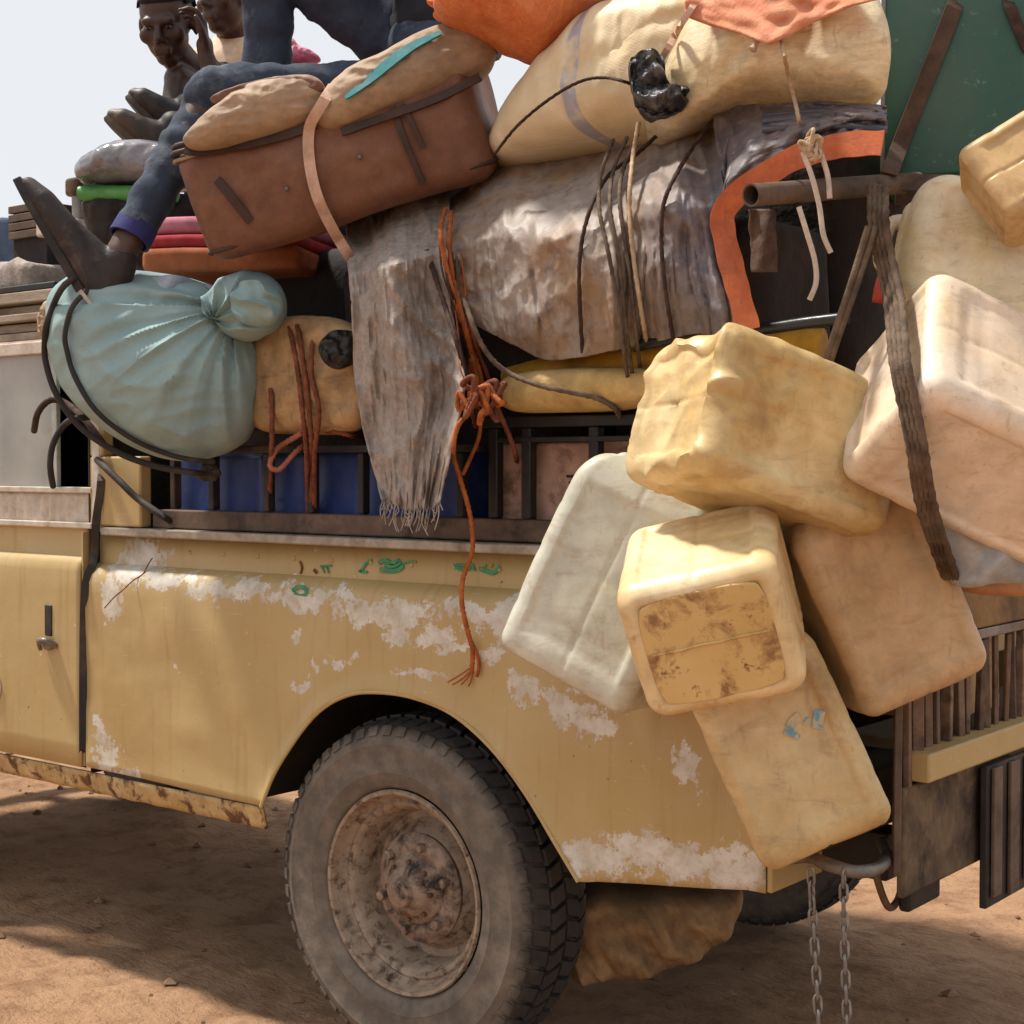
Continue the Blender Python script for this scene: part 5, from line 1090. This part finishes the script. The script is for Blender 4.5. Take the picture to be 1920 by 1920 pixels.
for pts in ([(1505,285),(1522,330),(1536,385),(1544,440),(1558,474)], [(1498,388),(1514,440),(1528,490),(1530,530),(1518,562)], [(1540,290),(1552,330),(1556,372)]):
    m = MB(); m.tube(cat([at(x, y, D=2.66) for x, y in pts], 8), .0046, 8); obj('loose_end', m, pm('white_twine', (206,190,176), (186,168,152), scale=40, rough=.9), tw)
for i, (pts, lab) in enumerate((([(1150,262),(1126,330),(1124,395),(1140,470),(1156,560),(1170,660),(1180,730)], 'brown cord over the tarpaulin, first of the close group'), ([(1176,258),(1150,320),(1144,390),(1160,480),(1172,600),(1180,660),(1188,720)], 'brown cord over the tarpaulin, middle of the close group'), ([(1196,252),(1168,320),(1162,380),(1176,480),(1188,580),(1194,640),(1200,690)], 'brown cord over the tarpaulin, last of the close group'),
                      ([(1345,214),(1290,290),(1248,370),(1240,440),(1246,530),(1262,634)], 'dark cord crossing the tarpaulin front beside the pale twine'), ([(1236,250),(1190,292),(1140,330),(1104,400),(1086,500),(1092,660)], 'dark cord curving over the tarpaulin shoulder'))):
    rope('cord', pts, .0038, M['dkrope'] if i > 2 else M['brope'], lab, 'cords across the tarpaulin', far=.12)
# orange rope cluster between rag and tarpaulin
for i, (pts, mt, lab) in enumerate((([(835,392),(826,440),(842,520),(866,600),(888,680),(902,760)], M['orope'], 'orange rope strand beside the grey rag, outermost of the cluster'),
        ([(846,398),(842,470),(858,560),(880,640),(900,700),(910,770)], M['orope'], 'orange rope strand in the middle of the cluster'), ([(858,470),(870,560),(890,640),(920,720),(938,790)], M['rrope'], 'red-brown rope strand of the cluster ending at the frame'),
        ([(800,470),(830,560),(856,640),(880,720)], M['dkrope'], 'dark cord lying on the grey rag'), ([(870,560),(900,640),(940,690),(1010,722),(1110,744),(1150,764),(1166,790)], M['brope'], 'grey-brown rope running under the tarpaulin to the ochre sack'),
        ([(904,700),(926,750),(960,830),(972,880)], M['rrope'], 'red-brown rope tail in front of the narrow carton'), ([(876,600),(884,660),(880,740),(892,800)], M['orope'], 'orange rope strand twisting into the big knot'))):
    rope('rope', pts, .0050, mt, lab, 'ropes tied between rag and frame', far=.10)
kn_ = thing('rope_knot', at(905,755,D=sd(905)-.16), 'big knot of orange rope under the tarpaulin', 'knot')
for k in range(9):
    c_ = at(905+random.uniform(-28,28), 745+random.uniform(-40,40), D=sd(905)-.17); lp = [c_+V((random.uniform(-.03,.03), random.uniform(-.02,.012), random.uniform(-.034,.034))) for _ in range(5)]
    m = MB(); m.tube(cat(lp, 14, True), .0052, 12, closed=True, lobes=3); obj('loop', m, M['orope'] if k % 2 else M['rrope'], kn_)
for k in range(12):
    x0 = random.uniform(826,866); y0 = random.uniform(400,520); x1 = random.uniform(876,935); y1 = random.uniform(700,800)
    pts = [(lerp(x0,x1,t_)+random.uniform(-9,9)-10*math.sin(t_*3.1), lerp(y0,y1,t_)) for t_ in (0,.25,.5,.75,1)]
    L = lay(pts, off=.012, far=.1, step=5); m = MB(); m.tube(L, random.choice((.0016,.0022,.003)), 6); obj('loose_strand', m, random.choice((M['orope'], M['rrope'], M['brope'], M['dkrope'])), kn_)
lr = rope('hanging_rope', [(884,770),(858,800),(850,850),(862,895),(878,950),(886,1000),(884,1040),(868,1085),(866,1130),(876,1180),(886,1220),(884,1262)], .0048, M['orope'], 'long orange rope dangling over the side panel with frayed end', far=.10, tuck=(1,0))
def child_rope(pts, r, mt, par, nm):
    L = lay(pts, off=r+.004, far=.1, tuck=(0,0)); m = MB(); m.tube(L, r, 7); obj(nm, m, mt, par)
child_rope([(902,780),(898,820),(884,855),(868,890)], .0045, M['orope'], lr, 'second_strand'); child_rope([(880,1195),(894,1225),(898,1250),(892,1275)], .004, M['orope'], lr, 'strand_end')
for pts in ([(884,1255),(868,1272),(848,1284)], [(884,1258),(874,1274),(862,1286)], [(886,1258),(884,1274),(878,1288)], [(882,1252),(862,1266),(838,1280)]): child_rope(pts, .0018, M['orope'], lr, 'fray')
# red-brown ropes over the tan sack
for i, (pts, lab) in enumerate((([(540,600),(556,680),(566,760),(574,840),(578,960)], 'red-brown rope down the tan sack, nearest the mint bundle'), ([(556,600),(572,700),(582,800),(586,880),(584,962)], 'red-brown rope down the tan sack, second of three'), ([(588,610),(584,700),(598,770),(590,850),(590,960)], 'red-brown rope down the tan sack, third of three'), ([(505,690),(510,780),(508,870),(506,940)], 'thin red-brown rope down to the rack post'), ([(600,806),(640,812),(680,822)], 'short rope running towards the grey rag'))):
    rope('rope', pts, .0055, M['rrope'], lab, 'ropes over the tan sack', far=.10)
rope('bow_loop', [(590,800),(556,818),(520,842),(506,872),(524,880),(552,850),(582,824)], .006, pm('pink_brown_rope', (176,112,92), (150,90,70), scale=40, rough=.85), 'loose bow of pinkish rope in front of the blue containers', cat_='rope', far=.1)
# rubber straps round the mint bundle
rope('rubber_strap', [(160,512),(118,538),(90,600),(84,640),(86,680),(106,740),(150,800),(220,848),(300,876),(392,890)], .0075, M['rubber'], 'black rubber strap round the outside of the mint bundle', 'rubber straps on the mint bundle', 'strap', False, far=.10)
rope('rubber_strap', [(170,540),(136,575),(122,625),(126,660),(142,710),(182,772),(250,824),(330,856),(400,866)], .006, M['rubber'], 'thin black rubber strap pressed into the mint bundle', 'rubber straps on the mint bundle', 'strap', False, far=.10)
rope('rubber_strap', [(182,862),(220,898),(262,938),(332,985)], .009, M['rubber'], 'black rubber strap slanting down to the bed rail', 'rubber straps on the mint bundle', 'strap', False, far=.12)
strap_('rubber_strap', [(192,868),(188,920),(180,980),(176,1050),(164,1080),(158,1130),(156,1280),(156,1436)], .020, M['rubber'], 'flat dark rubber strap, its lower part standing in for the shaded door gap', None, .006, .006, far=.12)  # strap above; the lower run stands in for the dark door gap
rope('rubber_strap', [(64,808),(72,772),(96,750),(130,760),(170,800),(206,852)], .009, M['dkrope'], 'brown hooked strap in front of the cab window', None, 'strap', False, far=.12)
rope('rubber_strap', [(165,782),(128,790),(102,826),(94,870),(100,914)], .008, M['rubber'], 'black rubber loop hanging in the open cab window', None, 'strap', False, far=.12)
# net strap holding the rear jerrycans
for j in range(4):
    o_ = (j-1.5)*9; rope('rope', [(1646+o_, 350),(1650+o_, 440),(1676+o_, 560),(1688+o_, 680),(1716+o_, 820),(1738+o_, 950),(1782+o_*.8, 1082)], .0062, M['brope'], ('grey-brown rope over the pale jerrycan, %s strand of four' % ('first','second','third','fourth')[j]), 'net ropes over the jerrycans', far=.22, smooth=8)
strap_('brown_strap', [(1802,-20),(1744,130),(1696,250),(1660,345)], .032, pm('brown_band', (92,70,56), (70,52,44), scale=14, rough=.8, bs=100), 'wide brown strap slanting across the green metal box', None, .005)
strap_('brown_strap', [(1880,-20),(1905,40),(1935,110)], .022, M['dkrope'], 'narrow dark strap on the far edge of the green metal box')
for j, lab in enumerate(('brown cord slanting over the dark opening, upper one', 'brown cord slanting over the dark opening, lower one')):
    m = MB(); m.tube(cat([at(1628+j*14,425,D=2.66), at(1596+j*12,530,D=2.66), at(1566+j*10,620,D=2.67), at(1538+j*8,710,D=2.70)], 8), .006, 8); tag(obj('cord', m, M['brope']), lab, 'cord', 'cords at the open end of the tarpaulin')


m = MB(); m.tube(lay([(196,1140),(214,1120),(232,1105),(250,1088),(268,1076),(278,1058),(286,1046)], off=.0005, tuck=(0,0), step=3, smooth=0), .0016, 6); obj('crack', m, rp_, side)

# stripe and handle on the suitcase lid, lashings on the canvas bundle
m = MB(); L = lay([(648,184),(690,152),(730,118),(775,86),(830,60)], off=.002, tuck=(0,0), smooth=6); m.strap(L, [.010+.018*math.sin(min(1,i/(len(L)-1))*3.0) for i in range(len(L))], .004, [(-FW+UP*.8).normalized()]*len(L)); obj('teal_stripe', m, pm('teal_cloth', (26,104,112), (34,122,126), scale=20, rough=.7), lid2)

m = MB(); m.pillow([(1670,868),(1690,852),(1712,862),(1716,890),(1700,912),(1678,900)], 2.66, .02, .03, rings=12, disp=lambda x, y, w: .02*(abs(fr(w.x*30,w.y*30,w.z*30,2))-.3)); tag(obj('dark_rag', m, M['dark']), 'small black rag knotted between the yellow and the tan jerrycan', 'cloth')

m = MB(); m.ell(at(392,884,D=sd(392)-.06), .026,.02,.022); puff(tag(obj('strap_knot', m, M['rubber'], sub=1), 'black rubber knot where the straps of the mint bundle end', 'knot'), .02, .03)

for pts, w in (([(1538,1332),(1534,1352),(1530,1368)], .018), ([(1500,1342),(1488,1352),(1480,1366)], .016), ([(1470,1372),(1486,1376),(1498,1384)], .010), ([(1516,1346),(1508,1362)], .008)):
    m = MB(); m.strap(lay(pts, off=.0008, tuck=(0,0), step=4, smooth=1), w, .002, -FW); obj('paint_smear', m, bl, rd)

for pts, par in (([(346,282),(380,284),(440,276),(530,256),(598,232)], lid), ([(640,248),(720,220),(820,184),(900,144)], lid2)):
    m = MB(); m.strap(lay(pts, off=.002, tuck=(0,0), smooth=6), .018, .006, (-FW+UP*.2).normalized()); obj('zip_band', m, M['trim'], par)
